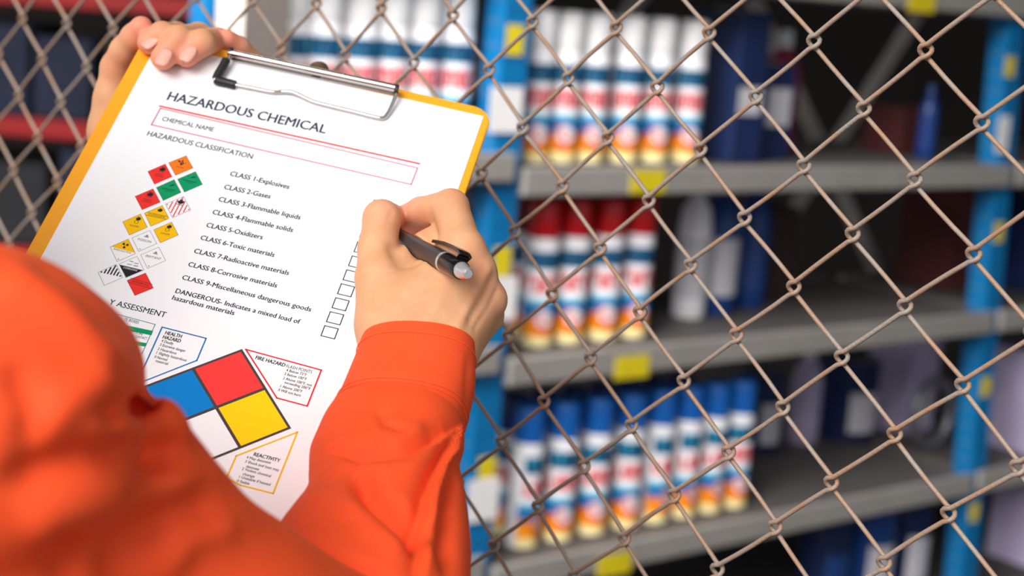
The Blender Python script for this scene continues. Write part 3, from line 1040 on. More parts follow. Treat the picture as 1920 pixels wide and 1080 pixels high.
for kind, col, l, t, r, bt in PIC:
    q = [np.array(inv(160 + p[0] / 4, 270 + p[1] / 4)) for p in (l, t, r, bt)]
    c = sum(q) / 4; ex = (q[2] - q[0]) / 2; ey = (q[1] - q[3]) / 2
    L = lambda x, y: tuple(c + ex * x + ey * y)
    b = MB()
    dia = [(-1, 0), (0, 1), (1, 0), (0, -1)]
    put_uv(b, [L(*p) for p in dia], 0.06, 0)

    def ring(k, wd, mi, w=0.08):
        for i in range(4):
            a, d = np.array(dia[i]) * k, np.array(dia[(i + 1) % 4]) * k
            s = 1 - wd / k
            put_uv(b, [L(*a), L(*d), L(*(d * s)), L(*(a * s))], w, mi)

    def shape(P, dx, dy, sc, mi, w=0.10): put_uv(b, [L(dx + x * sc, dy + y * sc) for x, y in P], w, mi)

    def word(s, y, hw, hh, mi=1):
        V, Fs = text_mesh(s)
        x0, x1 = V[:, 0].min(), V[:, 0].max()
        b.add([PP(*L(-hw + 2 * hw * (a[0] - x0) / (x1 - x0), y + hh * a[1] / CAPH), 0.10) for a in V], Fs, mi)

    def bar(x0, x1, y0, y1, mi, sl=0.0): put_uv(b, [L(x0, y0), L(x1, y0), L(x1 + sl, y1), L(x0 + sl, y1)], 0.09, mi)

    ring(1.0, 0.035, 1)
    if kind == 'flame':
        shape(FLAME, 0.0, 0.28, 1.1, 1); bar(-.24, .24, .2, .23, 1)
        for y in (-.02, -.14, -.26): bar(-.34, .34, y, y + .03, 1)
    elif kind == 'gas':
        put_uv(b, [L(-.12, .40), L(.2, .58), L(.25, .5), L(-.08, .32)], 0.1, 1)
        bar(-.55, .5, .02, .07, 1); bar(-.3, .3, -.12, -.09, 1)
    elif kind == 'orange':
        rg = random.Random(4)
        for k in range(15):
            a = rg.uniform(0.1, 2.6); rr = rg.uniform(.12, .5); x, y = rr * math.cos(a), .12 + rr * math.sin(a) * .8
            s = rg.uniform(.03, .075); put_uv(b, [L(x - s, y), L(x, y + s * 1.4), L(x + s, y + .02), L(x + .01, y - s)], 0.1, 1)
        put_uv(b, [L(-.14, .1), L(-.03, .22), L(.1, .12), L(0, 0)], 0.1, 1); bar(-.3, .3, -.2, -.17, 1)
    elif kind == 'striped':
        for k in range(7):
            x = -.84 + .28 * k; h = 1 - abs(x) - .06
            if h > .05: put_uv(b, [L(x - .045, h - .04), L(x + .045, h - .04), L(x + .045, -h + .04), L(x - .045, -h + .04)], 0.075, 3)
        shape(FLAME, 0, .3, 1.1, 1, 0.11); bar(-.24, .24, .2, .25, 1)
    elif kind in ('oxid', 'oxid2'):
        shape(FLAME, 0.02, 0.4, 0.9, 1)
        if kind == 'oxid2':
            for k in range(14):
                a0, a1 = 2 * math.pi * k / 14, 2 * math.pi * (k + 1) / 14
                put_uv(b, [L(.17 * math.cos(a0), .24 + .15 * math.sin(a0)), L(.17 * math.cos(a1), .24 + .15 * math.sin(a1)), L(.13 * math.cos(a1), .24 + .115 * math.sin(a1)), L(.13 * math.cos(a0), .24 + .115 * math.sin(a0))], 0.1, 1)
            word('OXIDIZER', -.2, .36, .13)
        else:
            bar(-.85, .85, .12, .15, 1); bar(-.85, .85, -.14, -.11, 1); word('OXIDIZER', -.06, .66, .14)
    elif kind in ('POISON', 'IRRITANT'):
        word(kind, -.06, .52 if kind == 'POISON' else .6, .19)
        for k in range(12):
            a0, a1 = 2 * math.pi * k / 12, 2 * math.pi * (k + 1) / 12
            put_uv(b, [L(0, .48), L(.09 * math.cos(a0), .48 + .09 * math.sin(a0)), L(.09 * math.cos(a1), .48 + .09 * math.sin(a1))], 0.1, 4)
        for s in (-1, 1): put_uv(b, [L(-.2 * s, .34), L(-.17 * s, .31), L(.2 * s, .40), L(.17 * s, .44)], 0.1, 4)
        bar(-.03, .03, -.82, -.72, 1)
    elif kind == 'radio':
        put_uv(b, [L(-.94, .04), L(0, .95), L(.94, .04)], 0.07, 5)
        for k in range(3):
            a = math.radians(90 + 120 * k + 60)
            put_uv(b, [L(.05 * math.cos(a - .5), .42 + .05 * math.sin(a - .5)), L(.24 * math.cos(a - .5), .42 + .24 * math.sin(a - .5)), L(.26 * math.cos(a), .42 + .26 * math.sin(a)),
                       L(.24 * math.cos(a + .5), .42 + .24 * math.sin(a + .5)), L(.05 * math.cos(a + .5), .42 + .05 * math.sin(a + .5))], 0.1, 1)
        word('RADIOACTIVE', -.13, .66, .13)
        bar(-.03, .03, -.82, -.72, 1)
    elif kind == 'corr':
        put_uv(b, [L(-.93, -.04), L(.93, -.04), L(0, -.95)], 0.07, 1)
        bar(-.35, -.05, .42, .47, 1); bar(.05, .38, .36, .41, 1); put_uv(b, [L(-.42, .18), L(-.05, .22), L(-.05, .16), L(-.4, .12)], 0.1, 4); put_uv(b, [L(.08, .2), L(.45, .22), L(.45, .15), L(.1, .12)], 0.1, 4)
        word('CORROSIVE', -.26, .55, .14, 0)
    elif kind == 'misc':
        for k in range(7):
            x = -.75 + .25 * k; h = 1 - abs(x) - .05
            put_uv(b, [L(x - .06, h - .05), L(x + .06, h - .05), L(x + .06, .02), L(x - .06, .02)], 0.1, 2)
    elif kind == 'dang':
        word('DANGEROUS', .0, .62, .16); bar(-.85, .85, .24, .27, 1); bar(-.85, .85, -.12, -.09, 1)
    b.build('hazard_pictogram', [INK[col], INK['black'], INK['navy'], INK['red'], INK['grey'], INK['yellow']], form, fix=False)

# check boxes
for k in range(10):
    bl = np.array((601.8, 629.5)) + np.array((10.33, -26.25)) * k
    s = 1 - 0.004 * k
    r_, u_ = np.array((25.3, 6.1)) * s, np.array((7.2, -18.8)) * s
    b = MB(); put_outline(b, [bl, bl + r_, bl + r_ + u_, bl + u_], 0.55); part(b, 'checkbox', 'navy')

# entry table, half hidden
b = MB(); put_outline(b, [(215, 588), (291, 608.5), (266, 664), (190, 645)], 0.4); part(b, 'table_frame', 'teal')
for p in ([(207, 604), (287, 620.5), (284, 629), (203, 612)], [(195, 630), (275, 643.5), (272, 650), (192, 637)]):
    b = MB(); put_poly(b, p); part(b, 'table_bar', 'green', 'green bar of the table')
b = MB(); put_text(b, 'TE BOXES', (232, 600.5), (259, 607.5), 5.5); put_text(b, 'RPTION', (243, 623), (266, 629), 4.5); put_text(b, 'T CONTACT', (247, 631.5), (275, 637), 4.5)
part(b, 'table_text', 'black')


def infobox(name, pts, inkn, wd, lines, label):
    b = MB(); put_outline(b, pts, wd); fr = part(b, name, inkn, label)
    for s, p0, p1, cap, bold in lines:
        b = MB(); put_text(b, s, p0, p1, cap, bold)
        o = b.build('hazard_text', INK['black'], fr, fix=False)
        o.matrix_parent_inverse = Matrix()


infobox('health_box', [(304, 613.5), (386.5, 634.5), (369, 676), (262, 718), (264, 702)], 'blue', 0.75,
        [('HEALTH', (309, 626.5), (339.5, 634), 6.6, 0.018), ('HAZARD', (304.5, 634.5), (337.5, 642.8), 6.6, 0.018), ('4 Deadly', (302, 641), (324, 647), 5.0, 0.006),
         ('3 Extreme danger', (299, 648.3), (347, 660.5), 5.0, 0.006), ('2 Hazardous', (295, 656), (330, 664.8), 5.0, 0.006), ('1 Slightly hazardous', (292.5, 663.3), (349, 678), 5.0, 0.006),
         ('0 Normal', (289, 671), (312.5, 677), 5.0, 0.006), ('material', (291, 678.5), (314, 684.5), 5.0, 0.006)], 'blue outlined health hazard box')
infobox('fire_box', [(461, 655.3), (602.5, 694), (576, 761.5), (519, 746.3)], 'crimson', 0.85,
        [('FIRE HAZARD', (478.5, 673), (533.5, 688), 6.6, 0.018), ('FLASH POINTS', (536, 689), (584, 700.5), 6, 0.0), ('4 Below 73°F', (536, 696), (574, 705.5), 5.0, 0.006),
         ('3 Below 100°F', (532.5, 703), (574, 713.5), 5.0, 0.006), ('2 Above 100°F, not', (530, 711), (584, 725), 5.0, 0.006), ('exceeding 200°F', (533, 719), (581, 731.5), 5.0, 0.006),
         ('1 Above 200°F', (525, 726), (565.5, 736.5), 5.0, 0.006), ('0 Will not burn', (521, 733), (563, 744), 5.0, 0.006)], 'red outlined fire hazard box')
infobox('reactivity_box', [(557.5, 810.5), (512, 925.5), (451, 910), (425, 896), (443, 855)], 'gold', 0.9,
        [('REACTIVITY', (475, 854.5), (524, 867), 6.6, 0.018), ('4 May detonate', (461.5, 859.5), (507, 870), 5.0, 0.006), ('3 Shock and heat may', (459, 867), (522.5, 884), 5.0, 0.006),
         ('detonate', (461, 876.5), (485, 882.5), 5.0, 0.006), ('2 Violent chemical', (453, 881), (507, 895), 5.0, 0.006), ('change', (454.6, 890.5), (476.5, 896), 5.0, 0.006),
         ('1 Unstable if heated', (447.6, 896), (506, 911), 5.0, 0.006), ('0 Stable', (443.4, 903.5), (467, 909.5), 5.0, 0.006)], 'yellow outlined reactivity box')

# the big four-colour diamond
dc = np.array(inv(405.5, 764)); dt = np.array(inv(452.8, 656.5)); dr = np.array(inv(543.5, 802.5))
ey, ex = dt - dc, dr - dc
D = lambda x, y: tuple(dc + ex * x + ey * y)
b = MB()
put_uv(b, [D(-1.02, 0), D(0, 1.02), D(1.02, 0), D(0, -1.02)], 0.05, 0)
g = 0.03
for cx, cy, mi in ((0, .5, 1), (-.5, 0, 2), (.5, 0, 3), (0, -.5, 4)):
    k = .5 - g
    put_uv(b, [D(cx - k, cy), D(cx, cy + k), D(cx + k, cy), D(cx, cy - k)], 0.08, mi)
b.build('hazard_diamond', [INK[x] for x in ('dgrey', 'dred', 'dblue', 'dyel', 'white')], form, fix=False, label='large red, blue, yellow and white hazard diamond')

# ---------------------------------------------------------------- pen
tip = PC(*inv(691, 418), 0.6)
ez = 846.0
for _ in range(30):
    e = at(877, 513, ez); ez += (np.linalg.norm(e - tip) - 141) * 0.6
pen_end = at(877, 513, ez)
pax = (pen_end - tip) / np.linalg.norm(pen_end - tip)
penw = wdir(pax)
pen = tag(empty('ballpoint_pen', W(tip)), 'dark grey push-button ballpoint pen held in the right hand over the form', 'pen')
mm = lambda L_: [(h / 1000, r / 1000) for h, r in L_]
T0 = W(tip)
b = MB(); b.lathe(T0, penw, mm([(0, .5), (2.5, .9), (3, 1.5), (14, 3.6)]), 24); b.build('tip_cone', M['silver'], pen, smooth=True)
b = MB(); b.lathe(T0, penw, mm([(14, 3.7), (16, 4.6), (45, 5.1), (60, 4.9), (80, 5.0), (111.5, 5.3)]), 32); b.build('barrel', M['barrel'], pen, smooth=True)
b = MB(); b.lathe(T0, penw, mm([(111.5, 5.4), (111.8, 5.5), (113.6, 5.5), (113.9, 5.4)]), 32); b.build('ring', M['silver'], pen, smooth=True)
b = MB(); b.lathe(T0, penw, mm([(113.9, 5.3), (116, 5.45), (128, 5.4), (131.5, 5.3), (133, 4.9)]), 32); b.build('end_section', M['gloss_black'], pen, smooth=True)
b = MB(); b.lathe(T0, penw, mm([(132, 4.5), (136, 4.0), (137.2, 3.4), (141, 2.9), (142, 2.2)]), 24); b.build('push_button', M['silver'], pen, smooth=True)
sc = np.array([0.45, -0.85, -0.25]); sc -= pax * (sc @ pax); sc /= np.linalg.norm(sc)
sd = np.cross(pax, sc)
b = MB()
cl = [(129, 5.0, 3.6), (131.5, 7.0, 3.7), (128.5, 8.5, 3.6), (120, 9.0, 3.4), (108, 8.8, 3.0), (98, 7.8, 2.6), (92, 6.9, 2.0)]
vs, fs = [], []
for h, r, hw in cl:
    for s, t in ((-1, 0.8), (1, 0.8), (1, -0.8), (-1, -0.8)): vs.append(W(tip + pax * (h + (t if h > 130.5 else 0)) + sc * (r + t) + sd * hw * s))
for k in range(len(cl) - 1):
    for a in range(4): fs.append((4 * k + a, 4 * k + (a + 1) % 4, 4 * k + 4 + (a + 1) % 4, 4 * k + 4 + a))
fs += [(3, 2, 1, 0), tuple(4 * (len(cl) - 1) + a for a in range(4))]
b.add(vs, fs); b.build('pocket_clip', M['gloss_black'], pen, smooth=True, bevel=0.0006)
b = MB(); q = tip + pax * 138 - sc * 2.7 ; b.lathe(W(q), penw, mm([(0, 1.1), (1.6, 1.1), (2.2, .5)]), 12); b.build('button_mark', M['reddot'], pen, smooth=True, label='small red mark beside the push button')


# ---------------------------------------------------------------- the person
person = tag(empty('person', (W(at(-100, 1000, 620))[0], W(at(-100, 1000, 620))[1], 0.0)),
             'person in an orange coverall, seen over the shoulder, writing on the clipboard', 'person')
A = at
# right hand (writing)
RH = Field()
RH.cone(A(758, 770, 872), A(752, 650, 884), 17, 18, 6)
RH.cone(A(795, 770, 870), A(830, 660, 884), 17, 17.5, 12)
RH.cone(A(745, 640, 884), A(770, 575, 890), 17, 15, 14)
RH.cone(A(772, 640, 884), A(869, 468, 898), 14, 10.5, 12)      # index metacarpal
RH.cone(A(805, 645, 884), A(893, 510, 899), 14, 10.4, 10)      # middle
RH.cone(A(835, 650, 886), A(913, 562, 904), 14, 10.2, 9)       # ring
RH.cone(A(840, 665, 894), A(908, 592, 916), 14, 10.0, 8)       # little
RH.cone(A(745, 600, 890), A(835, 490, 906), 15, 10, 12)        # flesh between thumb and index
RH.cone(A(800, 610, 905), A(850, 520, 922), 14, 12, 10)        # palm
RH.cone(A(735, 505, 908), A(812, 462, 932), 9, 9, 8)
RH.cone(A(800, 470, 925), A(840, 450, 930), 9, 10, 8)
RH.chain([A(722, 600, 890), A(709, 522, 903), A(709, 466, 913), A(716, 410, 922)], [15.5, 12.0, 10.6, 9.9], 8)   # thumb
RH.chain([A(716, 410, 922), A(729, 411, 946), A(737, 416, 960)], [9.9, 8.8, 7.4], 3)
RH.chain([A(869, 468, 898), A(845, 389, 926)], [10.5, 9.9], 5)  # index finger
RH.chain([A(845, 389, 926), A(790, 399, 947), A(757, 410, 958)], [9.9, 8.6, 7.4], 2.5)
RH.chain([A(893, 510, 901), A(862, 440, 944), A(802, 442, 960), A(765, 449, 968)], [10, 9.3, 8.2, 7.2], 4)
RH.chain([A(913, 562, 906), A(890, 500, 950), A(826, 494, 966), A(790, 500, 970)], [10, 9, 8, 7], 4)
RH.chain([A(908, 592, 916), A(880, 552, 950), A(830, 548, 962), A(800, 556, 962)], [9.6, 8, 7.2, 6.4], 4)
RH.groove([A(738, 470, 903), A(752, 486, 897), A(775, 488, 893)], 2.4, 4.2)
RH.groove([A(748, 478, 898), A(770, 481, 893)], 1.1, 1.3)
RH.groove([A(700, 396, 914), A(733, 399, 914)], 0.6, 1.2)
RH.groove([A(699, 403, 913), A(732, 406, 913)], 0.6, 1.2)
RH.groove([A(703, 411, 912), A(728, 413, 912)], 0.6, 1.2)
RH.groove([A(688, 528, 896), A(690, 470, 903)], 0.3, 2.5)
RH.groove([A(828, 360, 922), A(815, 385, 930), A(811, 404, 934), A(815, 424, 934)], 1.5, 2.0)
RH.groove([A(748, 470, 905), A(760, 462, 905)], 1.0, 1.5)
RH.groove([A(926, 520, 893), A(905, 560, 888), A(880, 600, 880), A(862, 630, 876)], 0.9, 2.2)
RH.groove([A(930, 545, 896), A(908, 582, 890), A(884, 620, 880)], 0.8, 1.8)
RH.groove([A(918, 505, 890), A(893, 555, 882), A(860, 612, 872)], -0.8, 2.6)   # tendon
RH.groove([A(870, 470, 888), A(835, 540, 880), A(806, 600, 870)], -0.5, 3.2)   # tendon
RH.cut(tip + pax * 20, tip + pax * 142, 5.0, 5.45, 1.2)
rv, rq = nets(RH, A(640, 340, 900) + [0, 0, -40], [20, 62, 990], 0.95)
rv = relax(rv, rq, 2, 0.4)


def pinkness(V, spots):
    p = np.zeros(len(V))
    for c, r, a in spots: p = np.maximum(p, a * np.exp(-(np.linalg.norm(V - c, axis=1) / r) ** 2))
    return p


rp = pinkness(rv, [(A(757, 412, 956), 20, .9), (A(716, 392, 918), 12, .35), (A(737, 416, 958), 14, .8), (A(845, 372, 922), 12, .3), (A(800, 440, 955), 18, .8), (A(893, 510, 890), 10, .25), (A(869, 468, 890), 10, .2), (A(915, 562, 895), 12, .25)])

# left hand (gripping the top edge)
LH = Field()
LH.cone(A(245, 330, 1092), A(232, 250, 1090), 25, 22, 6)
LH.cone(A(225, 240, 1086), A(217, 185, 1081), 17, 13.2, 10)
LH.chain([A(217, 188, 1081), A(221, 128, 1075), A(234, 96, 1067)], [13.2, 10.8, 9.4], 5)           # thumb
LH.chain([A(234, 96, 1067), A(252, 70, 1059), A(265, 52, 1053)], [9.2, 8.4, 7.2], 2.5)
LH.cone(A(262, 240, 1095), A(350, 150, 1097), 18, 13, 12)                                         # palm
LH.cone(A(262, 260, 1097), A(400, 170, 1099), 18, 13, 12)
LH.cone(A(262, 280, 1097), A(450, 200, 1099), 16, 12, 12)
PX = lambda px, py, w: PC(*inv(px, py, w), w)
LH.chain([A(345, 142, 1095), A(331, 68, 1080), PX(304, 66, 11), PX(279, 80, 7.6)], [11, 8.8, 8.2, 7.2], 4)
LH.chain([A(388, 150, 1097), A(372, 70, 1077), PX(335, 74, 12.5), PX(306, 108, 7.8)], [11, 9.2, 8.5, 7.6], 2)
LH.chain([A(425, 165, 1097), A(409, 79, 1076), PX(378, 80, 12), PX(350, 104, 7.6)], [10.5, 8.8, 8.2, 7.4], 2)
LH.chain([A(470, 195, 1097), A(474, 120, 1084), A(447, 90, 1074), A(425, 74, 1066)], [9.6, 7.8, 7.1, 6.4], 2)
LH.groove([A(248, 92, 1060), A(230, 102, 1060), A(222, 108, 1064)], 0.8, 1.6)
LH.groove([A(322, 88, 1048), A(337, 96, 1047)], 0.3, 1.2)
LH.groove([A(366, 92, 1047), A(380, 100, 1047)], 0.3, 1.2)
lv, lq = nets(LH, [-305, -185, 1025], [-145, -55, 1130], 1.0)
lv = relax(lv, lq, 2, 0.4)
lp = pinkness(lv, [(A(266, 48, 1048), 14, .9), (A(282, 80, 1045), 13, .8), (A(307, 107, 1040), 13, .9), (A(351, 104, 1040), 13, .9), (A(424, 72, 1062), 16, .9), (A(345, 55, 1068), 10, .3), (A(395, 66, 1066), 10, .3), (A(222, 110, 1066), 12, .4)])

# the rest of the figure, under the coverall: one coarse field, head included
NECK = np.array([-372.0, 10.0, 668.0]); LSH = np.array([-545.0, 55.0, 735.0]); RSH = np.array([-215.0, 66.0, 610.0])
dn = DOWN
BD = Field()
BD.cone(NECK + dn * 190 + np.array([-30.0, 0, -40.0]), NECK + dn * 480, 95, 105, 10)
BD.cone(RSH + np.array([-60.0, 60.0, 0]), LSH, 42, 42, 20)
BD.cone(NECK + dn * 60, NECK - dn * 60, 55, 52, 20)
HD = NECK - dn * 150 + np.array([-30.0, 0, 50.0])
ax_h = np.array([[0.94, 0, -0.34], -UPC, [0.34, 0, 0.94]])
BD.ell(HD, ax_h, (76, 112, 95), 15)
fdir = np.array([0.34, 0.0, 0.94])
BD.cone(HD + fdir * 92 + dn * 5, HD + fdir * 104 + dn * 32, 9, 14, 10)      # nose
BD.cone(HD + fdir * 72 + dn * 85, HD + fdir * 80 + dn * 92, 24, 20, 18)    # chin
for s in (-1, 1): BD.ell(HD + np.array([0.94, 0, -0.34]) * 78 * s + dn * 10, ax_h, (10, 30, 18), 6)
ELR = A(660, 1330, 745); ELL = np.array([-272.0, 128.0, 1042.0])
BD.chain([RSH + np.array([-10.0, 25.0, 15.0]), A(660, 1330, 745), A(735, 1000, 812), A(782, 700, 876)], [38, 34, 29, 21], 10)
BD.chain([LSH, ELL, A(240, 300, 1092)], [44, 36, 25], 10)
bv, bq = nets(BD, [-660, -320, 480], [60, 560, 1130], 8.0)
bv = relax(bv, bq, 1, 0.4)
V = np.concatenate([rv, lv, bv]); Q = np.concatenate([rq, lq + len(rv), bq + len(rv) + len(lv)])
body = mesh_np('body', V, Q, M['skin'], person, np.concatenate([rp, lp, np.zeros(len(bv))]))
HR = Field(); HR.ell(HD - fdir * 12 - dn * 12, ax_h, (84, 112, 96), 5)
hv, hq = nets(HR, HD - 150, HD + 150, 7.0)
keep = ((hv - HD) @ fdir < 52) & ((hv - HD) @ dn < 50)
hq = hq[keep[hq].all(1)]
M['hair'] = mat('dark_hair', srgb(34, 26, 22), 0.6, var=0.3, scale=120)
mesh_np('hair', hv, hq, M['hair'], person)


def nail(c, along, out, wd, ln, curve=0.25):
    """a small curved plate"""
    along = along / np.linalg.norm(along); out = out - along * (out @ along); out /= np.linalg.norm(out); sd = np.cross(along, out)
    b = MB(); n, m = 8, 8; vs = []
    for i in range(n + 1):
        t = -1 + 2 * i / n
        for j in range(m + 1):
            s = -1 + 2 * j / m
            k = math.sqrt(max(0, 1 - (abs(t) ** 3.0) * 0.72))
            x = s * wd / 2 * k
            vs.append(W(c + along * t * ln / 2 + sd * x - out * (curve * x * x / wd * 2.0 + 0.25 * t * t)))
    b.add(vs, [(i * (m + 1) + j, i * (m + 1) + j + 1, (i + 1) * (m + 1) + j + 1, (i + 1) * (m + 1) + j) for i in range(n) for j in range(m)])
    o = b.build('fingernail', M['nail'], person, smooth=True, angle=180)
    sm = o.modifiers.new('thickness', 'SOLIDIFY'); sm.thickness = 0.0005
    return o


def on_sheet(a, b_):
    return PC(*inv(*a, 8), 8) - PC(*inv(*b_, 8), 8)


for a, d, w in (((306, 106), (326, 80), 15.0), ((351.5, 99), (372, 78), 14.6), ((281, 75), (304, 63), 14.4)):
    v_ = on_sheet(a, d); v_ /= np.linalg.norm(v_)
    nail(PX(a[0], a[1], w) , v_ * 0.93 - PN * 0.32, PN + v_ * 0.2, 9.3, 12.0)
nail(A(743, 399, 953), A(737, 416, 960) - A(729, 411, 946), np.array([0.75, -0.65, -0.1]), 10, 12)

def apply_folds(V, nn, folds):
    P2 = np.stack([960 + F * V[:, 0] / V[:, 2], 540 + F * V[:, 1] / V[:, 2]], 1)
    front = np.clip((nn[:, 2] * -1 + 0.15) / 0.4, 0, 1)
    for kind, pl, amp, wd in folds:
        pl = np.array(pl, float); best = np.full(len(V), 1e9); sgn = np.zeros(len(V)); tt = np.zeros(len(V))
        tot = len(pl) - 1
        for i in range(tot):
            a, c_ = pl[i], pl[i + 1]; ab = c_ - a
            t = np.clip(((P2 - a) @ ab) / (ab @ ab), 0, 1)
            dv = P2 - a - t[:, None] * ab; dd = np.hypot(dv[:, 0], dv[:, 1])
            cr = ab[0] * dv[:, 1] - ab[1] * dv[:, 0]
            m = dd < best
            best = np.where(m, dd, best); sgn = np.where(m, np.sign(cr) * dd, sgn); tt = np.where(m, (i + t) / tot, tt)
        env = np.clip(np.minimum(tt, 1 - tt) * 5 + 0.25, 0, 1)
        if kind == 'v': g = amp * np.exp(-(best / wd) ** 2) * env
        else: g = amp * np.tanh(sgn / (wd * 0.3)) * np.exp(-(best / (wd * 2.2)) ** 2) * env
        V = V + nn * (g * front)[:, None]
    return V


def normals(V, Q):
    n = np.cross(V[Q[:, 2]] - V[Q[:, 0]], V[Q[:, 3]] - V[Q[:, 1]])
    N = np.zeros_like(V)
    for k in range(4): np.add.at(N, Q[:, k], n)
    return N / (np.linalg.norm(N, axis=1)[:, None] + 1e-9)


# ---------------------------------------------------------------- orange coverall
CV = Field()
z0 = 655.0
CV.cone(A(-40, 765, z0), A(-60, 780, z0 - 60), 61, 61, 10)
CV.cone(A(-40, 765, z0), A(30, 730, z0 + 10), 60, 47, 6)
CV.cone(A(150, 690, z0 + 8), A(60, 700, z0), 22, 40, 10)
CV.cone(A(212, 893, z0 - 8), A(420, 1215, z0 + 35), 33.5, 46, 2.5)
CV.cone(A(20, 985, z0 - 30), A(180, 945, z0 - 12), 50, 38, 12)
CV.cone(A(420, 1215, z0 + 40), ELR, 52, 54, 20)
CV.cone(A(-120, 900, z0 - 30), A(60, 1330, z0 - 20), 56, 62, 12)
CV.cone(A(288, 797, z0 - 20), A(297, 812, z0 - 20), 12.2, 12.6, 3)
CV.cut(A(270, 758, 545), A(258, 764, 640), 5.6, 5.2)
cv, cq = nets(CV, [-300, -45, 500], [30, 290, 830], 3.0)
cv = relax(cv, cq, 3, 0.5)
BF = [('v', [(-20, 515), (60, 545), (120, 590), (180, 655), (222, 680)], 5.0, 36), ('v', [(50, 478), (140, 530), (200, 600), (248, 650)], -3.0, 30),
      ('v', [(290, 740), (268, 758), (235, 770), (190, 772)], -11.0, 15), ('v', [(215, 705), (150, 742), (60, 800)], 4.0, 36),
      ('v', [(361, 842), (280, 850), (180, 852), (90, 880), (10, 905)], -8.0, 32), ('v', [(335, 790), (250, 800), (150, 822)], 3.0, 26),
      ('v', [(385, 900), (260, 915), (130, 960), (30, 1000)], 5.0, 38), ('v', [(420, 930), (330, 960), (240, 1010), (200, 1090)], -6.0, 32),
      ('v', [(450, 980), (350, 1010), (290, 1090)], 4.0, 32), ('v', [(120, 1000), (130, 1090)], -6.0, 32), ('v', [(20, 680), (70, 760), (50, 850)], -4.0, 30)]
nn_ = normals(cv, cq)
if (nn_ * (cv - cv.mean(0))).sum() < 0: nn_ = -nn_
cv = relax(apply_folds(cv, nn_, BF), cq, 2, 0.5)
TS = Field()
TS.cone(NECK + dn * 190 + np.array([-30.0, 0, -40.0]), NECK + dn * 470, 125, 132, 10)
TS.cone(RSH + np.array([-70.0, 75.0, -20.0]), LSH + dn * 10, 58, 60, 30)
TS.cone(NECK + dn * 40, NECK + dn * 15, 70, 66, 25)
TS.chain([LSH, ELL, A(240, 420, 1090)], [60, 52, 38], 12)
hip = NECK + dn * 520
for s in (-1, 1):
    h0 = hip + np.array([-0.94, 0, 0.34]) * 90 * s
    TS.cone(h0, h0 + dn * 840, 100, 62, 25)
tv, tq = nets(TS, [-680, -80, 330], [-100, 1560, 1140], 9.0)
tv = relax(tv, tq, 1, 0.4)
cover = mesh_np('coverall', np.concatenate([cv, tv]), np.concatenate([cq, tq + len(cv)]), M['fabric'], person)


def loft(name, st, parent, folds=(), nu=120, per=34, lip=None, thick=None):
    """st: rows of (left px, right px, depth mm, half thickness mm)"""
    st = [(np.array(l, float), np.array(r, float), z, h) for l, r, z, h in st]
    flat = smooth_pts([(l[0], l[1], r[0], r[1], z, h) for l, r, z, h in st], per)
    rings = []
    for q in flat:
        l, r = A(q[0], q[1], q[4]), A(q[2], q[3], q[4])
        rings.append(((l + r) / 2, (r - l) / 2, q[5]))
    C0 = np.array([x[0] for x in rings]); T = np.gradient(C0, axis=0)
    for _ in range(6): T[1:-1] = (T[:-2] + 2 * T[1:-1] + T[2:]) / 4
    V, UV = [], []
    acc = 0.0
    for k, (c, hx, hz) in enumerate(rings):
        if k: acc += np.linalg.norm(C0[k] - C0[k - 1])
        nrm = np.cross(hx, T[k]); nrm /= np.linalg.norm(nrm)
        if nrm[2] > 0: nrm = -nrm
        for a in range(nu):
            th = 2 * math.pi * a / nu
            ct, s_ = math.cos(th), math.sin(th)
            e = 0.86
            p = c + hx * math.copysign(abs(ct) ** e, ct) + nrm * hz * math.copysign(abs(s_) ** e, s_)
            V.append(p); UV.append((np.linalg.norm(hx) * th, acc))
    V = np.array(V); N = len(rings)
    Vn = V.reshape(N, nu, 3)
    d1 = np.roll(Vn, -1, 1) - np.roll(Vn, 1, 1); d2 = np.gradient(Vn, axis=0)
    nn = np.cross(d1, d2).reshape(-1, 3); nn /= np.linalg.norm(nn, axis=1)[:, None] + 1e-9
    ctr = np.repeat(C0, nu, 0)
    nn[((V - ctr) * nn).sum(1) < 0] *= -1
    V = apply_folds(V, nn, folds)
    Q = [(k * nu + a, k * nu + (a + 1) % nu, (k + 1) * nu + (a + 1) % nu, (k + 1) * nu + a) for k in range(N - 1) for a in range(nu)]
    o = mesh_np(name, V, np.array(Q), M['fabric'], parent)
    uvl = o.data.uv_layers.new(name='UVMap')
    UV = np.array(UV)
    li = np.empty(len(o.data.loops), np.int64); o.data.loops.foreach_get('vertex_index', li)
    uvl.data.foreach_set('uv', UV[li].astype(np.float32).ravel())
    return o, V.reshape(N, nu, 3), nn.reshape(N, nu, 3)


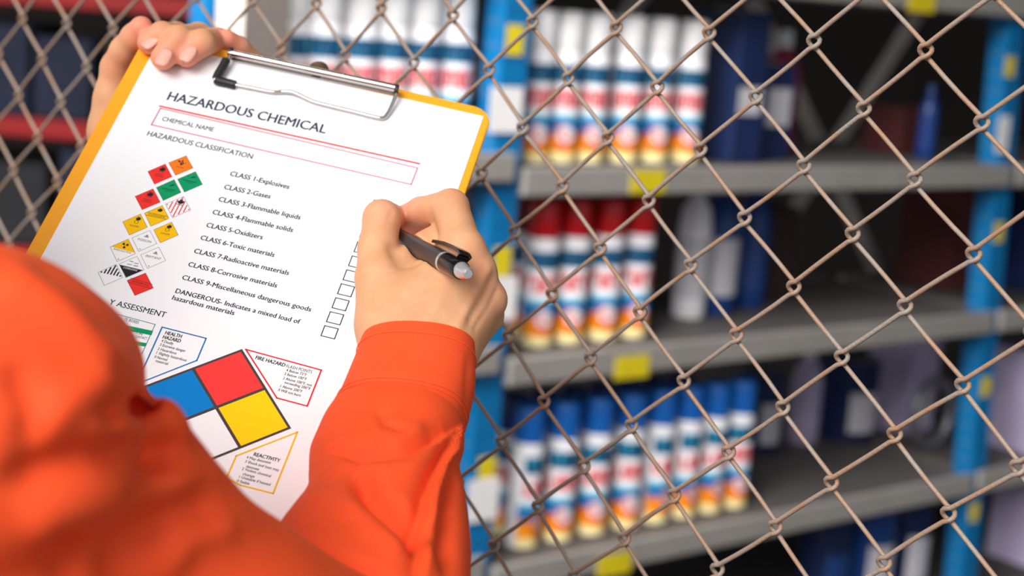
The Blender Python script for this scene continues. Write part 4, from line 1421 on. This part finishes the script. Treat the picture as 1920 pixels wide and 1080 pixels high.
SLV = [((617, 789), (868, 799), 858, 31), ((598, 822), (869, 828), 850, 35), ((582, 860), (863, 872), 842, 38), ((579, 897), (868, 918), 833, 40), ((575, 935), (875, 962), 824, 42),
       ((556, 975), (880, 1005), 815, 44), ((530, 1010), (883, 1045), 806, 46), ((505, 1045), (882, 1085), 797, 48), ((480, 1090), (884, 1130), 787, 50), ((450, 1160), (890, 1200), 772, 53), ((420, 1290), (905, 1320), 750, 56)]
FOLDS = [('v', [(714, 768), (722, 790), (760, 806)], -2.2, 9), ('v', [(650, 800), (690, 820), (716, 800)], 1.6, 16),
         ('s', [(640, 858), (690, 866), (765, 858), (812, 832), (842, 812)], 4.5, 14), ('v', [(640, 864), (700, 870), (765, 864), (820, 840)], -2.2, 9),
         ('v', [(668, 884), (700, 930), (745, 968), (810, 1020)], -11.0, 20), ('v', [(640, 930), (700, 985), (760, 1040)], 3.0, 20),
         ('s', [(852, 822), (836, 856), (806, 925), (794, 990), (786, 1090)], -6.0, 11), ('v', [(852, 850), (836, 950), (842, 1080)], -7.0, 16),
         ('v', [(545, 1028), (610, 1052), (690, 1075), (740, 1110)], -4.0, 18), ('v', [(596, 840), (640, 828), (690, 838)], 1.8, 14), ('v', [(583, 905), (625, 900), (660, 880)], -1.6, 10),
         ('v', [(800, 800), (760, 815), (735, 835)], 1.2, 14)]
sl, slv, sln = loft('sleeve', SLV, cover, FOLDS, 150, 22)
CUF = [((670, 628), (893, 640), 886, 24), ((677, 642), (891.5, 653), 882, 23.5), ((667, 672), (891.5, 690), 876, 26), ((656, 698), (891, 726), 871, 28), ((642, 733), (885, 758), 866, 30.5), ((628, 766), (876, 786), 861, 31.6), ((616, 790), (870, 803), 857, 32.2)]
cf, cfv, cfn = loft('cuff', CUF[1:], cover, [('v', [(880, 660), (872, 790)], -0.8, 8), ('v', [(676, 700), (740, 690), (800, 705)], 0.6, 30)], 150, 16)
sm = cf.modifiers.new('thickness', 'SOLIDIFY'); sm.thickness = 0.0022; sm.offset = -1
bv_ = cf.modifiers.new('bevel', 'BEVEL'); bv_.width = 0.0007; bv_.segments = 2; bv_.limit_method = 'ANGLE'


def stitches(V, N, row, parent, off=0.35):
    b = MB(); n = V.shape[1]
    ring = V[row] + N[row] * off
    for a in range(0, n):
        p, q = ring[a], ring[(a + 1) % n]
        b.tube(W(np.array([p + (q - p) * 0.06, p + (q - p) * 0.5 + N[row][a] * 0.12, p + (q - p) * 0.86])), 0.00028, 5)
    o = b.build('stitching', M['thread'], cf, smooth=True)
    o.matrix_parent_inverse = Matrix()
    return o


for row in (12, cfv.shape[0] - 22, cfv.shape[0] - 14): stitches(cfv, cfn, row, cf)
sl.matrix_parent_inverse = Matrix(); cf.matrix_parent_inverse = Matrix()
